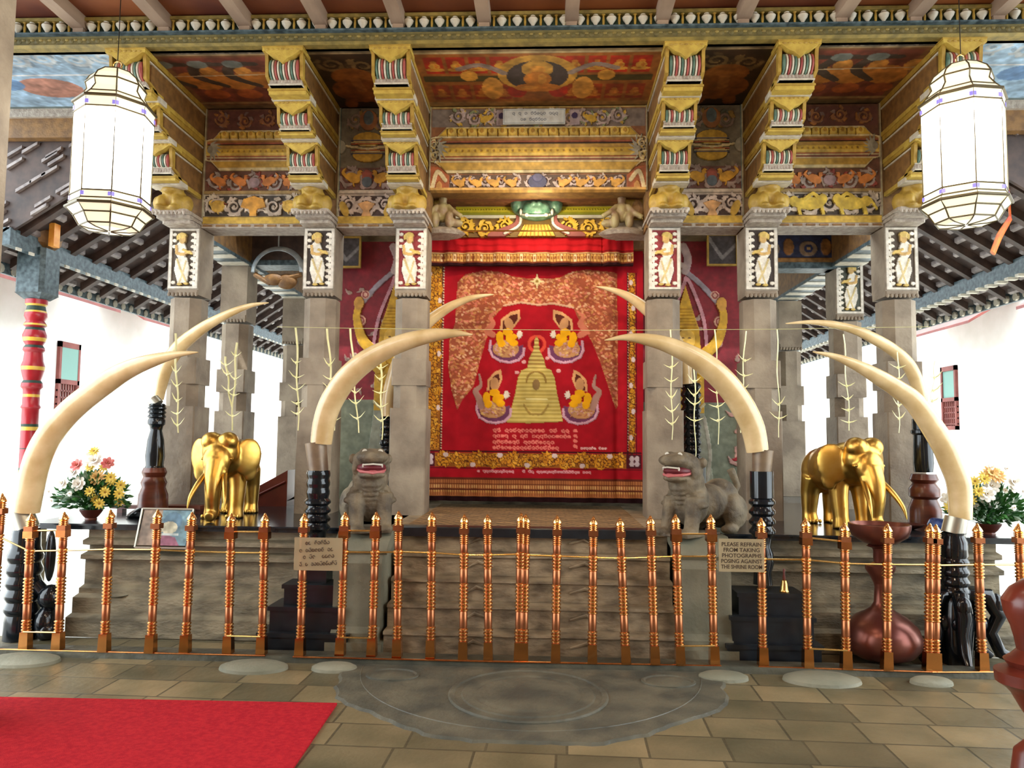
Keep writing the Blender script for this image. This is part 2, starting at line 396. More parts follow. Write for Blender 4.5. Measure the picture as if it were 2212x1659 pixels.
def floor_mat():
    m, N, K, B = newmat('stone floor slabs'); tc = N.new('ShaderNodeTexCoord')
    mp = N.new('ShaderNodeMapping'); mp.inputs['Rotation'].default_value = (0,0,.03); K.new(tc.outputs['Object'], mp.inputs['Vector'])
    br = N.new('ShaderNodeTexBrick'); br.offset = .13; br.inputs['Scale'].default_value = 1; br.inputs['Brick Width'].default_value = .42; br.inputs['Row Height'].default_value = .31
    br.inputs['Mortar Size'].default_value = .008; br.inputs['Mortar Smooth'].default_value = .3; br.inputs['Bias'].default_value = 0
    br.inputs['Color1'].default_value = L4((90,84,64)); br.inputs['Color2'].default_value = L4((138,122,92)); br.inputs['Mortar'].default_value = L4((78,72,54))
    K.new(mp.outputs[0], br.inputs['Vector'])
    n = N.new('ShaderNodeTexNoise'); n.inputs['Scale'].default_value = 2.2; n.inputs['Detail'].default_value = 10; K.new(tc.outputs['Object'], n.inputs['Vector'])
    r = N.new('ShaderNodeValToRGB'); r.color_ramp.elements[0].position = .32; r.color_ramp.elements[1].position = .68
    r.color_ramp.elements[0].color = (.52,.56,.50,1); r.color_ramp.elements[1].color = (1.1,1.05,.98,1); K.new(n.outputs['Fac'], r.inputs['Fac'])
    mx = N.new('ShaderNodeMix'); mx.data_type = 'RGBA'; mx.blend_type = 'MULTIPLY'; mx.inputs[0].default_value = 1
    K.new(br.outputs['Color'], mx.inputs[6]); K.new(r.outputs[0], mx.inputs[7]); K.new(mx.outputs[2], B.inputs['Base Color'])
    n2 = N.new('ShaderNodeTexNoise'); n2.inputs['Scale'].default_value = 14; n2.inputs['Detail'].default_value = 8; K.new(tc.outputs['Object'], n2.inputs['Vector'])
    ma = N.new('ShaderNodeMath'); ma.operation = 'MULTIPLY_ADD'; ma.inputs[1].default_value = -.6; K.new(br.outputs['Fac'], ma.inputs[0]); K.new(n2.outputs['Fac'], ma.inputs[2])
    b = N.new('ShaderNodeBump'); b.inputs['Strength'].default_value = .5; b.inputs['Distance'].default_value = .012; K.new(ma.outputs[0], b.inputs['Height']); K.new(b.outputs[0], B.inputs['Normal'])
    B.inputs['Roughness'].default_value = .42
    return m
M['floor'] = floor_mat()
def carpet_mat():
    m = mat('red carpet pile', (176,26,40), (200,40,48), .95, scale=40, bump=.8, bscale=260, spec=.1); return m
M['carpet'] = carpet_mat()

# ------------------------------------------------------------------ key dimensions
DP = 7.3            # front of the pillar row
DC = 6.12           # front of the cornice
ZS = 4.885           # painted soffit
ZT = .87            # platform top
def X(px, D=DP, py=950): return at(px, py, D).x
def Z(px, py, D=DP): return at(px, py, D).z
PX = [X(381), X(678), X(880), X(1437), X(1650), X(1958)]
AX = (PX[2]+PX[3])/2
# ------------------------------------------------------------------ setting
f = MB().box(-9, 9, -3, 6.02, -.1, 0).obj('floor', M['floor']); tag(f, kind='structure')
g = MB().box(-14, 14, 6.02, 45, -.16, -.06).obj('floor.001', M['court']); tag(g, kind='structure')
c = MB(); c.box(-5.7, 5.7, -3, 7.7, 5.16, 5.26); ce = c.obj('ceiling', M['board']); tag(ce, kind='structure')
c = MB(); c.box(PX[0]-.1, PX[5]+.3, 8.15, 16, 4.02, 4.1); tag(c.obj('ceiling.001', M['dkwood']), kind='structure')

c = MB(); c.box(-9, 9, -3.2, -3, 0, 5.2); tag(c.obj('wall_light_block', M['brown2']), kind='structure')  # unseen wall added behind the camera to block flat frontal daylight
# painted soffits between the brackets
def seated(cv, x, y, s, body, robe, halo=None):
    if halo is not None: cv.ell(x, y-.55*s, .34*s, .36*s, halo)
    cv.ell(x, y-.5*s, .17*s, .2*s, body); cv.ell(x, y-.1*s, .3*s, .34*s, robe); cv.ell(x, y+.3*s, .52*s, .2*s, robe)
    cv.ell(x-.18*s, y+.3*s, .2*s, .08*s, body); cv.ell(x+.1*s, y-.1*s, .1*s, .24*s, body)
def standing(cv, x, y, s, body, robe):
    cv.ell(x, y-.8*s, .12*s, .15*s, body); cv.ell(x, y-.4*s, .2*s, .32*s, body); cv.poly([(x-.18*s,y-.2*s),(x+.18*s,y-.2*s),(x+.3*s,y+.7*s),(x-.3*s,y+.7*s)], robe)
    cv.line([(x-.2*s,y-.5*s),(x-.42*s,y-.2*s)], .06*s, body); cv.line([(x+.2*s,y-.5*s),(x+.42*s,y-.5*s)], .06*s, body)
def soffit(xa, xb, kind):
    w = xb-xa; d = DP-DC; st = .011
    cols = {'mid': (150,92,40), 'out': (118,78,50), 'dark': (58,40,24), 'blue': (142,170,194)}  # blue panels: bluish daylight from the open sides put into the paint
    cv = Cv(0, 0, w, d, st, cols[kind])
    # v runs from the cornice (0) back to the frieze (d)
    if kind == 'mid':
        red = (170,44,26); org = (190,118,44)
        cv.rect(0, 0, w, .12, (128,110,78)); cv.rect(0, .12, w, .15, (176,160,120))
        for sx in (0, 1):
            q = (lambda t: t*w) if sx == 0 else (lambda t: w-t*w)
            for i in range(4):
                a, b = sorted((q(.04+.09*i), q(.04+.09*i+.075))); cv.rect(a, .2, b, .5, red); seated(cv, (a+b)/2, .38, .16, org, (200,150,60))
                cv.rect(a, .72, b, 1.02, (150,60,30)); seated(cv, (a+b)/2, .9, .15, (186,120,50), (170,104,40))
            a, b = sorted((q(.02), q(.36))); cv.rect(a, .55, b, .66, (70,62,30))
            a, b = sorted((q(.38), q(.44))); cv.ell((a+b)/2, .38, .1, .18, red); cv.ell((a+b)/2, .85, .09, .14, red)
        cv.ell(w/2, .52, .36, .34, (196,150,64)); cv.ell(w/2, .56, .28, .28, (60,52,56)); seated(cv, w/2, .66, .42, (214,150,60), (196,124,44), (196,150,64))
        cv.ell(w/2-.42, .8, .1, .22, (206,150,70)); cv.ell(w/2+.42, .8, .1, .22, (206,150,70))
        for k in (-1, 1): cv.curve([(w/2+k*.3,.5),(w/2+k*.5,.35),(w/2+k*.7,.42)], .035, (140,126,120)); cv.ell(w/2+k*.62, .55, .08, .1, (206,150,60))
        cv.rect(0, d-.1, w, d, (150,110,60))
    elif kind == 'dark':
        cv.rect(0, 0, w, .1, (110,96,74)); cv.rect(0, .1, w, .13, (150,130,96))
        cv.vine(.03, .18, w-.03, .48, [(120,96,60), (80,62,40)], seed=4)
        cv.ell(w/2, .55, .2, .17, (150,92,40)); cv.ell(w/2, .82, .26, .24, (140,82,34)); cv.line([(w/2-.1,.9),(w/2-.16,1.12)], .06, (140,82,34)); cv.line([(w/2+.1,.9),(w/2+.16,1.12)], .06, (140,82,34))
        cv.line([(w/2,.6),(w/2+.02,.8)], .05, (160,100,48))
    elif kind == 'out':
        cv.rect(0, 0, w, .1, (96,88,78)); cv.vine(.0, .02, w, .09, [(150,136,120), (70,60,60)], seed=9)
        cv.rect(0, .1, w, .13, (150,130,96)); cv.rect(.06, .16, w-.06, 1.02, (118,62,48))
        for i in range(3):
            x = w*(.2+.3*i); cv.ell(x, .6, .2, .16, (176,112,48), rot=.6); cv.curve([(x-.1,.7),(x-.3,.5),(x-.22,.3),(x,.28)], [.03,.05,.05,.03], (70,58,50)); cv.ell(x+.16, .42, .08, .1, (190,130,60))
            cv.ell(x+.05, .86, .12, .1, (160,84,44)); cv.ell(x-.2, .28, .09, .07, (120,126,120))
        cv.line([(0,.5),(w,.47)], .008, (186,164,130)); cv.rect(0, 1.03, w, 1.07, (150,120,80)); cv.rect(0, 1.1, w, d, (110,90,60))
    else:
        cv.vine(.02, .02, w, .3, [(170,178,184), (120,140,156)], seed=2); cv.ell(w*.5, .7, .3, .2, (168,120,104)); cv.ell(w*.3, .6, .18, .14, (96,130,170)); cv.line([(0,.45),(w,.45)], .01, (200,200,200))
        cv.rect(0, d-.08, w, d, (96,110,110))
    cv.mottle(.28, .09, 3)
    # facing down: u along +x, v along +y
    return cv.obj('ceiling.%03d' % (10+len([o for o in bpy.data.objects if o.name.startswith('ceiling')])), M['paintm'],
        (xa, DC+.02, ZS), (1,0,0), (0,1,0), (0,0,-1), thick=.05)
hw = .15
for a, b, k in [(PX[2]+hw, PX[3]-hw, 'mid'), (PX[1]+hw, PX[2]-hw, 'dark'), (PX[3]+hw, PX[4]-hw, 'dark'), (PX[0]+hw, PX[1]-hw, 'out'), (PX[4]+hw, PX[5]-hw, 'out'), (-5.7, PX[0]-hw, 'blue'), (PX[5]+hw, 5.7, 'blue')]:
    tag(soffit(a, b, k), kind='structure')

# ------------------------------------------------------------------ cornice beam with its little balusters
cb = thing('cornice_beam', (AX, DC, ZS), 'long carved and painted beam with a row of tiny balusters across the top of the picture', 'beam')
m = MB()
m.box(-5.7, 5.7, DC-.02, DC+.1, ZS, 4.985, 1)
m.xprism([(DC-.06,4.985),(DC-.06,5.0),(DC+.05,5.012),(DC+.05,4.975)], -5.7, 5.7, 2)
m.xprism([(DC-.05,4.893),(DC-.02,4.88),(DC+.05,4.88),(DC+.05,4.91)], -5.7, 5.7, 0)
m.box(-5.7, 5.7, DC+.04, DC+.2, 4.97, 5.16, 3)          # dark green ground behind the balusters
m.box(-5.7, 5.7, DC-.03, DC+.06, 5.118, 5.145, 0)
for i in range(150):                                     # carved wave along the yellow moulding
    x = -5.65+i*.076; m.lathe([(0,0),(.02,.004),(.027,.012),(.014,.02)], (x, DC-.028, 4.94), 10, 1, axis='y'); m.ell((x+.036, DC-.022, 4.95), (.02,.008,.012), 0, 8)
part(m, 'beam', [M['olive'], M['olive2'], M['teal'], M['dkgrn']], cb, world=True)
vm = MB().lathe([(.012,0),(.03,.004),(.03,.012),(.01,.022),(.014,.034),(.038,.07),(.042,.085),(.03,.098),(.014,.104),(.022,.112)], (0,0,0), 12).mesh('baluster', M['white'], True)
pm = MB().lathe([(.016,0),(.016,.01),(.008,.016),(.011,.06),(.008,.1),(.02,.112)], (0,0,0), 8).mesh('fillet_post', M['yel2'], True)
i = 0; x = -4.55
while x < 4.75:
    o = bpy.data.objects.new('baluster', vm); C.objects.link(o); o.parent = cb; o.matrix_parent_inverse = cb.matrix_basis.inverted(); o.location = (x, DC, 5.004)
    x += .13; i += 1
fp = MB()
x = -4.55+.065
while x < 4.75: fp.lathe([(.016,0),(.016,.01),(.008,.016),(.011,.06),(.008,.1),(.02,.112)], (x,DC,5.008), 8); x += .13
tag(part(fp, 'baluster_divider', M['yel'], cb, world=True), kind='stuff')

# ------------------------------------------------------------------ rafters over the hall
rl = ['leftmost','second','third','fourth','fifth','sixth','seventh','eighth','ninth','tenth','eleventh','rightmost']
for k, px in enumerate([165,350,525,690,858,1045,1235,1433,1608,1822,1983,2163]):
    x = at(px, 58, DC-.05).x
    r = MB(); r.box(x-.055, x+.055, -3, DC+.02, 5.05, 5.16); r.box(x-.045, x+.045, DC-.03, DC+.02, 5.01, 5.05)
    o = r.obj('ceiling_rafter', M['rafter'])
    tag(o, 'grey-brown ceiling rafter ending on the baluster beam, %s of the twelve across the top' % rl[k], 'rafter', 'rafters under the red hall ceiling')

# ------------------------------------------------------------------ stone pillars with dancer panels
def dancer(cv, x0, y0, x1, y1, ground, flip):
    """robed dancer with folded arms among white leaves"""
    W = x1-x0; H = y1-y0
    fx = lambda t: x0+W*(t if not flip else 1-t); fy = lambda t: y0+H*t; u = W
    white = (226,220,206); yel = (206,176,96); sk = (196,160,96)
    cv.rect(x0, y0, x1, y1, (214,208,196), .012)
    cv.rect(fx(.1) if not flip else fx(.9), fy(.04), fx(.9) if not flip else fx(.1), fy(.96), ground, 0)
    for i in range(9):
        yy = fy(.1+.1*i); cv.ell(fx(.8), yy, .085*u, .03*H, white, .01); cv.ell(fx(.86), yy+.02*H, .05*u, .05*H, white, .01)
        if i < 3 or i > 7: cv.ell(fx(.17), yy, .08*u, .03*H, white, .01)
    cv.poly([(fx(.24),fy(.5)),(fx(.62),fy(.48)),(fx(.72),fy(.66)),(fx(.66),fy(.9)),(fx(.34),fy(.92)),(fx(.2),fy(.7))], white, .02)
    cv.curve([(fx(.3),fy(.52)),(fx(.44),fy(.7)),(fx(.62),fy(.88))], .035*u, (206,186,130), .022)
    cv.curve([(fx(.6),fy(.55)),(fx(.5),fy(.75)),(fx(.4),fy(.9))], .03*u, (210,190,140), .022)
    cv.ell(fx(.4), fy(.36), .19*u, .14*H, white, .022); cv.ell(fx(.42), fy(.45), .15*u, .05*H, white, .022)
    cv.line([(fx(.26),fy(.3)),(fx(.28),fy(.42)),(fx(.5),fy(.44)),(fx(.72),fy(.39))], .05*u, sk, .028)
    cv.line([(fx(.5),fy(.36)),(fx(.78),fy(.42))], .045*u, yel, .028)
    cv.ell(fx(.46), fy(.19), .12*u, .07*H, sk, .028); cv.ell(fx(.44), fy(.12), .15*u, .05*H, yel, .03); cv.ell(fx(.3), fy(.15), .06*u, .05*H, yel, .024)
    cv.ell(fx(.4), fy(.93), .1*u, .02*H, yel, .02); cv.ell(fx(.62), fy(.92), .09*u, .02*H, yel, .02)
def pillar(x, D, h, label, zb=ZT, panel=True, ground=(60,48,40), flip=False, w=.315, group=None):
    t = thing('stone_pillar', (x, D+w/2, zb), label, 'pillar', group)
    m = MB(); a = w/2; cy = D+a; s = 1.12
    def sq(z0, z1, k=1, c=.012): m.cbox(x-a*k, x+a*k, cy-a*k, cy+a*k, z0, z1, c)
    def octo(z0, z1, k=1): m.cbox(x-a*k, x+a*k, cy-a*k, cy+a*k, z0, z1, a*k*.52)
    sq(zb, zb+1.02, 1.1); octo(zb+1.02, zb+1.24, 1.02); sq(zb+1.24, zb+1.5, 1.06); octo(zb+1.5, h-.70, 1.0)
    for j in range(8): m.ell((x-a+(j+.5)*w/8, cy-a, h-.665), (w/18,.012,.022), 0, 8)
    sq(h-.67, h-.6, .98); m.box(x-a*.98, x+a*.98, cy-a*.96, cy+a*.98, h-.6, h)
    part(m, 'shaft', M['stone'], t, world=True)
    if panel:
        cv = Cv(0, 0, w, .62, .006, (150,140,126)); dancer(cv, .01, .01, w-.01, .61, ground, flip); cv.mottle(.12, .03, 2)
        front(cv, 'carved_panel', M['paint'], x-a, h-.0, 1, 1, cy-a*.96-.006, thick=.004, parent=t)
    return t
ZP = 3.66
red = (140,50,56); dk = (58,46,40)
pillar(PX[0], DP, ZP, 'stone pillar with a dancer panel, outermost on the left, behind the far left tusk', ground=(80,66,50), flip=False)
pillar(PX[1], DP, ZP, 'stone pillar with a dark-ground dancer panel, rising behind the big left tusk base', ground=dk, flip=False)
pillar(PX[2], DP, ZP, 'stone pillar with a red-ground dancer panel at the left edge of the red curtain', ground=red, flip=False)
pillar(PX[3], DP, ZP, 'stone pillar with a red-ground dancer panel at the right edge of the red curtain', ground=red, flip=True)
pillar(PX[4], DP, ZP, 'stone pillar with a dark-ground dancer panel just left of the big right tusk base', ground=dk, flip=True)
pillar(PX[5], DP, ZP, 'stone pillar with a dancer panel, outermost on the right, crossed by two tusks', ground=(80,66,50), flip=True)
pillar(X(493,8.6), 8.6, Z(493,570,8.6), 'bare grey stone pillar standing behind the left golden elephant', panel=False)
pillar(X(625,10.6), 10.6, Z(625,640,10.6), 'pale bare pillar deep behind the pillar at the left painted doorway', panel=False)
pillar(X(1842,8.7), 8.7, Z(1842,562,8.7), 'stone pillar with a dancer panel standing behind the right golden elephant', ground=(70,74,60), flip=True)
pillar(X(1712,10.6), 10.6, 3.55, 'dim bare pillar deep in the bay left of the right golden elephant', panel=False)

# ------------------------------------------------------------------ stepped brackets carrying the cornice
bracket_parts = []
def lion_bracket():
    m = MB(); y = 0
    m.ell((0,.02,.12), (.1,.09,.1)); m.ell((0,-.02,.2), (.085,.07,.07)); m.ell((0,-.08,.18), (.05,.03,.035))
    for s in (-1, 1):
        m.ell((s*.06,-.06,.07), (.04,.05,.07)); m.ell((s*.11,.0,.08), (.04,.06,.07)); m.ell((s*.055,-.09,.02), (.04,.05,.02)); m.ell((s*.085,0,.25), (.025,.02,.03))
    m.ell((0,0,.02), (.14,.1,.03))
    return m
def bracket(x, label):
    t = thing('roof_bracket', (x, DP, ZP), label, 'bracket', 'stepped painted brackets above the pillar row')
    def P(m, n, mats, **k): return part(m, n, mats, t, world=True, **k)
    zy = lambda y, D: at(1160, y, D).z
    sd = [M['yel'], M['och'], M['yel2'], M['grey'], M['white'], M['redp'], M['grn'], M['olive']]
    for (s, D, Y) in [(.162, DC, (92,104,131,116,161,179,199,211)), (.15, 6.40, (211,221,245,236,263,277,288,299)), (.145, 6.66, (299,310,332,324,356,372,386,396))]:
        plate, tri0, tri1, s0, s1, g1, y1_, w1 = Y; q = .27 if D < 6.2 else .22
        ds = (0, .03, .09, .14, q-.03) if D < 6.2 else (0, .03, .07, .11, q-.03)
        z0 = zy(w1, D+q); z1 = ZS if D < 6.2 else zy(plate, D)
        m = MB()
        m.box(x-s+.014, x+s-.014, D+.15, DP+.02, z0+.02, z1-.004, 1)
        for k in (-1, 1):
            a, b = sorted((x+k*s, x+k*(s-.028)))
            P_ = [(D+.02,z1-.01),(D+.05,zy(s1,D+.06)),(D+.15,zy(g1,D+.14)),(D+q,z0),(D+q+.07,z0),(D+.19,zy(g1,D+.14)+.02),(D+.10,zy(s1,D+.06)),(D+.09,z1-.01)]
            m.xprism(P_, a, b, 0); m.box(a, b, D+.05, DP+.01, z1-.05, z1-.002, 0); m.box(a, b, D+q, DP+.01, z0, z0+.04, 2); m.box(a+.005, b-.005, D+.1, DP+.01, z1-.075, z1-.06, 4)
        m.box(x-s-.01, x+s+.01, D-.012, D+.2, zy(tri0,D), z1-.003, 2); m.box(x-s-.014, x+s+.014, D-.016, D+.1, z1-.016, z1-.004, 0)
        h = zy(tri0,D)-zy(tri1,D); t0 = zy(tri0,D)
        m.yprism([(x-s*.92,t0),(x+s*.92,t0),(x+s*.55,t0-h*.42),(x+s*.28,t0-h*.6),(x,t0-h),(x-s*.28,t0-h*.6),(x-s*.55,t0-h*.42)][::-1], D-.014, D+.05, 2)
        for i in range(7): m.ell((x+(i-3)*s*.26, D-.014, t0+.012), (s*.1,.006,.009), 0, 8)
        ga, gb = zy(s1,D+ds[2]), zy(g1,D+ds[2])
        m.box(x-s*.86, x+s*.86, D+ds[2], D+.3, gb, ga, 3); m.box(x-s*.9, x+s*.9, D+ds[2]-.012, D+.3, ga-.012, ga-.004, 4); m.box(x-s*.9, x+s*.9, D+ds[2]-.012, D+.3, gb, gb+.01, 4)
        for j in range(9): m.ell((x-s*.7+j*s*.175, D+ds[2]+.002, (ga+gb)/2), (s*.075,.008,(ga-gb)*.28), 3, 8)
        ya, yb = zy(g1,D+ds[3]), zy(y1_,D+ds[3]); m.box(x-s, x+s, D+ds[3], D+.35, yb, ya, 2); m.box(x-s-.008, x+s+.008, D+ds[3]-.012, D+.35, yb+(ya-yb)*.4, yb+(ya-yb)*.6, 0)
        wa, wb = zy(y1_,D+ds[4]), zy(w1,D+ds[4]); m.box(x-s-.012, x+s+.012, D+ds[4], D+q+.12, wb, wa, 4); m.box(x-s-.004, x+s+.004, D+ds[4]-.006, D+q+.1, wb+.004, wb+.012, 3)
        if D < 6.2: m.box(x-.17, x+.17, DP+.03, DP+.28, ZP, ZS+.2, 1)
        c_ = P(m, 'corbel', sd)
        sm = MB(); N = 11; seq = [6,4,5,4,6,4,5,4,6,4,5]; za, zb_ = zy(s0,D+ds[1]), zy(s1,D+ds[1]); r = (za-zb_)*.5
        for j in range(N):
            xa = x-s*.78+j*(s*1.56/N); w_ = s*1.56/N
            sm.lathe([(r*.8,0),(r,w_*.25),(r,w_*.75),(r*.8,w_)], (xa, D+ds[1]+r*.8, (za+zb_)/2), 16, seq[j], axis='x')
        o_ = P(sm, 'striped_scroll', sd, smooth=True); o_.parent = c_; o_.matrix_parent_inverse = Matrix.Identity(4)
    l = lion_bracket(); l.M = Matrix.Identity(4); o = organic('lion_figure', l, .012, [M['yel']], t, smooth=3)
    o.location = (0, -.26, .07); o.scale = (1.25, 1.3, 1.12)
    m = MB()
    for k in (0,1,2): m.cbox(x-.18+.015*k, x+.18-.015*k, DP-.36+.09*k, DP+.3, ZP+.085-.03*k-.03, ZP+.085-.03*k, .02, 0)
    for j in range(9):
        m.ell((x-.15+j*.0375, DP-.35, ZP+.06), (.018,.014,.03), 0, 8)
    P(m, 'lotus_cap', [M['grey']])
    return t
for x, l in zip(PX, ['far left, half hidden behind the left lantern', 'second of the six from the left', 'touching the left side of the red central soffit',
        'touching the right side of the red central soffit', 'second of the six from the right', 'far right, half hidden behind the right lantern']):
    bracket(x, 'stepped yellow bracket with striped scrolls, '+l)
# ------------------------------------------------------------------ painted friezes between the pillars
YEL=(192,158,58); OCH=(150,106,52); MAU=(168,152,150); DK=(62,46,34); RB=(128,66,48); CRM=(196,182,140); BIRD=(196,140,58)
def moulding(cv, xa, ya, xb, yb, notch, base, lotus=True):
    """raised double-curved tablet of horizontal mouldings with a lotus row"""
    H = yb-ya; P = [(xa,ya+H*.24),(xa+notch*.5,ya+H*.2),(xa+notch,ya),(xb-notch,ya),(xb-notch*.5,ya+H*.2),(xb,ya+H*.24),
        (xb,ya+H*.74),(xb-notch*.4,ya+H*.78),(xb-notch,yb),(xa+notch,yb),(xa+notch*.4,ya+H*.78),(xa,ya+H*.74)]
    cv.poly(P, base, .012)
    w = cv.win(xa, ya, xb, yb); m = (cv.h[w] == .012); t = (cv.Y[w]-ya)/H; prof = np.zeros_like(t); col = np.zeros(t.shape+(3,)); col[:] = base
    bands = [(0,.03,CRM,.016),(.03,.20,YEL,.03),(.20,.24,CRM,.02),(.24,.30,OCH,.012),(.30,.34,(150,84,60),.02),(.34,.37,DK,.008),(.37,.47,(170,136,66),.024),(.47,.58,YEL,.034),
        (.58,.64,(196,168,84),.028),(.64,.67,(150,84,60),.018),(.67,.70,CRM,.022),(.70,.74,(120,70,56),.012),(.74,.78,(186,170,130),.02),(.78,.95,(176,142,62),.028),(.95,1.01,CRM,.02)]
    for a, b, c, h in bands:
        k = (t >= a) & (t < b); prof[k] = h; col[k] = c
    cv.h[w][m] = prof[m]; cc = cv.c[w]; cc[m] = col[m]
    if lotus:
        p = H*.22; n = int((xb-xa-2*notch)/p)
        for i in range(n):
            cx = xa+notch+(i+.5)*(xb-xa-2*notch)/n
            cv.ell(cx, ya+H*.1, p*.44, H*.085, (206,178,84), .036); cv.ell(cx, ya+H*.09, p*.2, H*.05, (170,130,50), .040)
            cv.line([(cx-p*.5, ya+H*.05),(cx-p*.46, ya+H*.2)], p*.05, (120,90,40), .018)
        for i in range(int(n*1.6)):
            cv.ell(xa+notch+(i+.5)*(xb-xa-2*notch)/(n*1.6), ya+H*.53, p*.12, H*.03, (150,116,44), .03)
    cv.line(P+[P[0]], max(.006, (yb-ya)*.012), CRM, .02)
    for sx, q in ((xa, 1), (xb, -1)):   # grey leaf mask at each end
        for i in range(7):
            a = (i-3)*.42; cv.leaf(sx+q*notch*.3, ya+H*.48, (0 if q > 0 else PI)+a, notch*.8, H*.035, (150,146,130), .03)
        cv.ell(sx+q*notch*.3, ya+H*.48, notch*.2, H*.1, (128,120,104), .03)
def bird(cv, x, y, s, q, c, h=.02):
    cv.ell(x, y, s*.45, s*.28, c, h, rot=.4*q); cv.ell(x+q*s*.4, y-s*.3, s*.16, s*.15, c, h); cv.line([(x+q*s*.3,y-s*.1),(x+q*s*.4,y-s*.3)], s*.1, c, h)
    cv.line([(x+q*s*.5,y-s*.3),(x+q*s*.68,y-s*.24)], s*.05, (120,60,40), h); cv.curve([(x-q*s*.3,y),(x-q*s*.6,y-s*.3),(x-q*s*.45,y-s*.55)], [s*.12,s*.1,s*.03], c, h); cv.line([(x,y+s*.2),(x+q*.05*s,y+s*.45)], s*.05, c, h)
def frieze(xa, xb, ztop, zbot, kind, name, label):
    w = xb-xa; H = ztop-zbot; t = thing(name, ((xa+xb)/2, DP, zbot), label, 'frieze')
    H0 = .80 if kind == 'mid' else 1.12; vs = H/H0; H = H0; cv = Cv(0, 0, w, H, .0055, (120,96,66))
    if kind == 'mid':
        cv.rect(0, 0, w, H, (130,84,52)); cv.rect(.02, .02, w-.02, .19, (116,104,96), .0)
        cv.vine(.2, .02, w-.2, .18, [MAU, (186,170,160), (128,140,104), YEL], .012, pitch=.16, seed=3, dense=1.4)
        for s in (-1, 1): bird(cv, w/2+s*.52, .12, .12, s, YEL, .018); cv.rect(w/2+s*.36-.05, .03, w/2+s*.36+.05, .18, (160,148,156), .01); cv.ell(w/2+s*.36, .09, .03, .03, (58,44,90), .014)
        moulding(cv, .0, .2, w, .63, .17, (150,116,66))
        for sx in (0, 1):
            q = (lambda v: v) if sx == 0 else (lambda v: w-v)
            cv.poly([(q(0),.56),(q(.12),.58),(q(.2),.66),(q(.2),H-.01),(q(0),H-.01)], (158,86,50), .006)
            cv.curve([(q(.03),.78),(q(.08),.62),(q(.16),.7)], .02, (206,190,150), .012); cv.ell(q(.1), .76, .03, .05, (190,140,80), .014)
            cv.vine(min(q(.0),q(.1)), .3, max(q(.0),q(.1)), .52, [CRM, YEL, DK], .012, vertical=True, seed=8)
        cv.rect(.2, .65, w-.2, H-.03, (84,62,48), .0); cv.vine(.2, .65, w-.2, H-.03, [(176,160,156), (190,174,164), (160,146,140)], .012, pitch=.15, seed=6, dense=1.5)
        for i in range(10):
            x = .3+i*(w-.6)/9
            if abs(x-w/2) > .12: bird(cv, x, .73, .12, 1 if x < w/2 else -1, (200,150,66), .018)
        cv.ell(w/2, .72, .09, .07, (70,72,104), .02); cv.ell(w/2, .68, .05, .04, (88,88,120), .024)
        cv.rect(0, H-.025, w, H, (190,150,84), .03); cv.rect(0, 0, w, .012, (176,150,90), .01)
    elif kind == 'side':
        cv.rect(0, 0, w, H, (98,64,48)); 
        cv.rect(.03, .02, w-.03, .2, (96,58,50)); cv.vine(.04, .03, w-.04, .19, [(134,92,60), (120,100,96), (150,100,50)], .012, pitch=.22, seed=5)
        moulding(cv, .02, .22, w-.02, .60, .14, (136,100,56))
        cv.vine(.03, .62, w-.03, .80, [(150,138,132), (128,60,52), (140,126,120)], .01, pitch=.2, seed=7)
        for i, q in ((.16,1),(.36,1),(.64,-1),(.84,-1)): bird(cv, w*i, .71, .15, q, (190,120,60), .018)
        cv.ell(w*.5, .72, .06, .05, (140,120,124), .02)
        cv.rect(0, .8, w, .83, (150,126,80), .02)
        cv.rect(0, .83, w, H, (176,164,146), .0); cv.rect(.02, .845, w-.02, H-.08, (66,58,50), -.004)
        cv.vine(.02, .845, w-.02, H-.08, [(184,170,156), (196,184,166), (170,156,140)], .014, pitch=.2, seed=11, dense=1.6)
        if label.find('bulls') > 0:
            for q in (-1, 1):
                x = w/2+q*.2; cv.ell(x, .94, .15, .06, (206,178,70), .024); cv.ell(x+q*.14, .92, .05, .05, (206,178,70), .024); cv.ell(x-q*.13, .9, .045, .05, (206,178,70), .026)
                cv.curve([(x-q*.1,.9),(x-q*.04,.85),(x+q*.04,.9)], .018, (206,178,70), .026)
                for k in (-.1, .12): cv.line([(x+k,.97),(x+k+.02,1.05)], .017, (206,178,70), .024)
                cv.line([(x+q*.18,.9),(x+q*.24,.99)], .012, (206,178,70), .024)
        else:
            cv.poly([(w/2-.03,1.08),(w/2+.03,1.08),(w/2+.04,.98),(w/2+.13,.96),(w/2+.1,.88),(w/2,.85),(w/2-.1,.88),(w/2-.13,.96),(w/2-.04,.98)], (206,150,60), .026)
            for q in (-1, 1): cv.ell(w/2+q*.36, .95, .07, .06, (196,160,70), .022); bird(cv, w/2+q*.36, .96, .13, -q, (206,168,76), .026); cv.ell(w/2+q*.62, .95, .06, .05, (206,168,76), .022)
        cv.rect(0, H-.07, w, H, (190,158,66), .03); cv.rect(0, H-.075, w, H-.065, (120,100,60), .02)
    else:
        cv.rect(0, 0, w, H, (112,104,88)); cv.vine(.03, .03, w-.03, .22, [(140,120,110), (90,96,84), (150,120,60)], .01, pitch=.24, seed=2)
        cv.ell(w/2, .12, .09, .1, (150,100,60), .014); cv.ell(w/2, .1, .05, .07, (90,104,110), .02)
        for yc, flip in ((.27, 1), (.5, -1)):
            cv.ell(w/2, yc+.04*flip, .15, .07, (196,158,58), .026)
            for k in range(4): cv.rect(w/2-.17, yc+.05*flip+.018*k*flip-.006, w/2+.17, yc+.05*flip+.018*k*flip+.004, [(80,84,110),CRM,(170,90,60),CRM][k], .022)
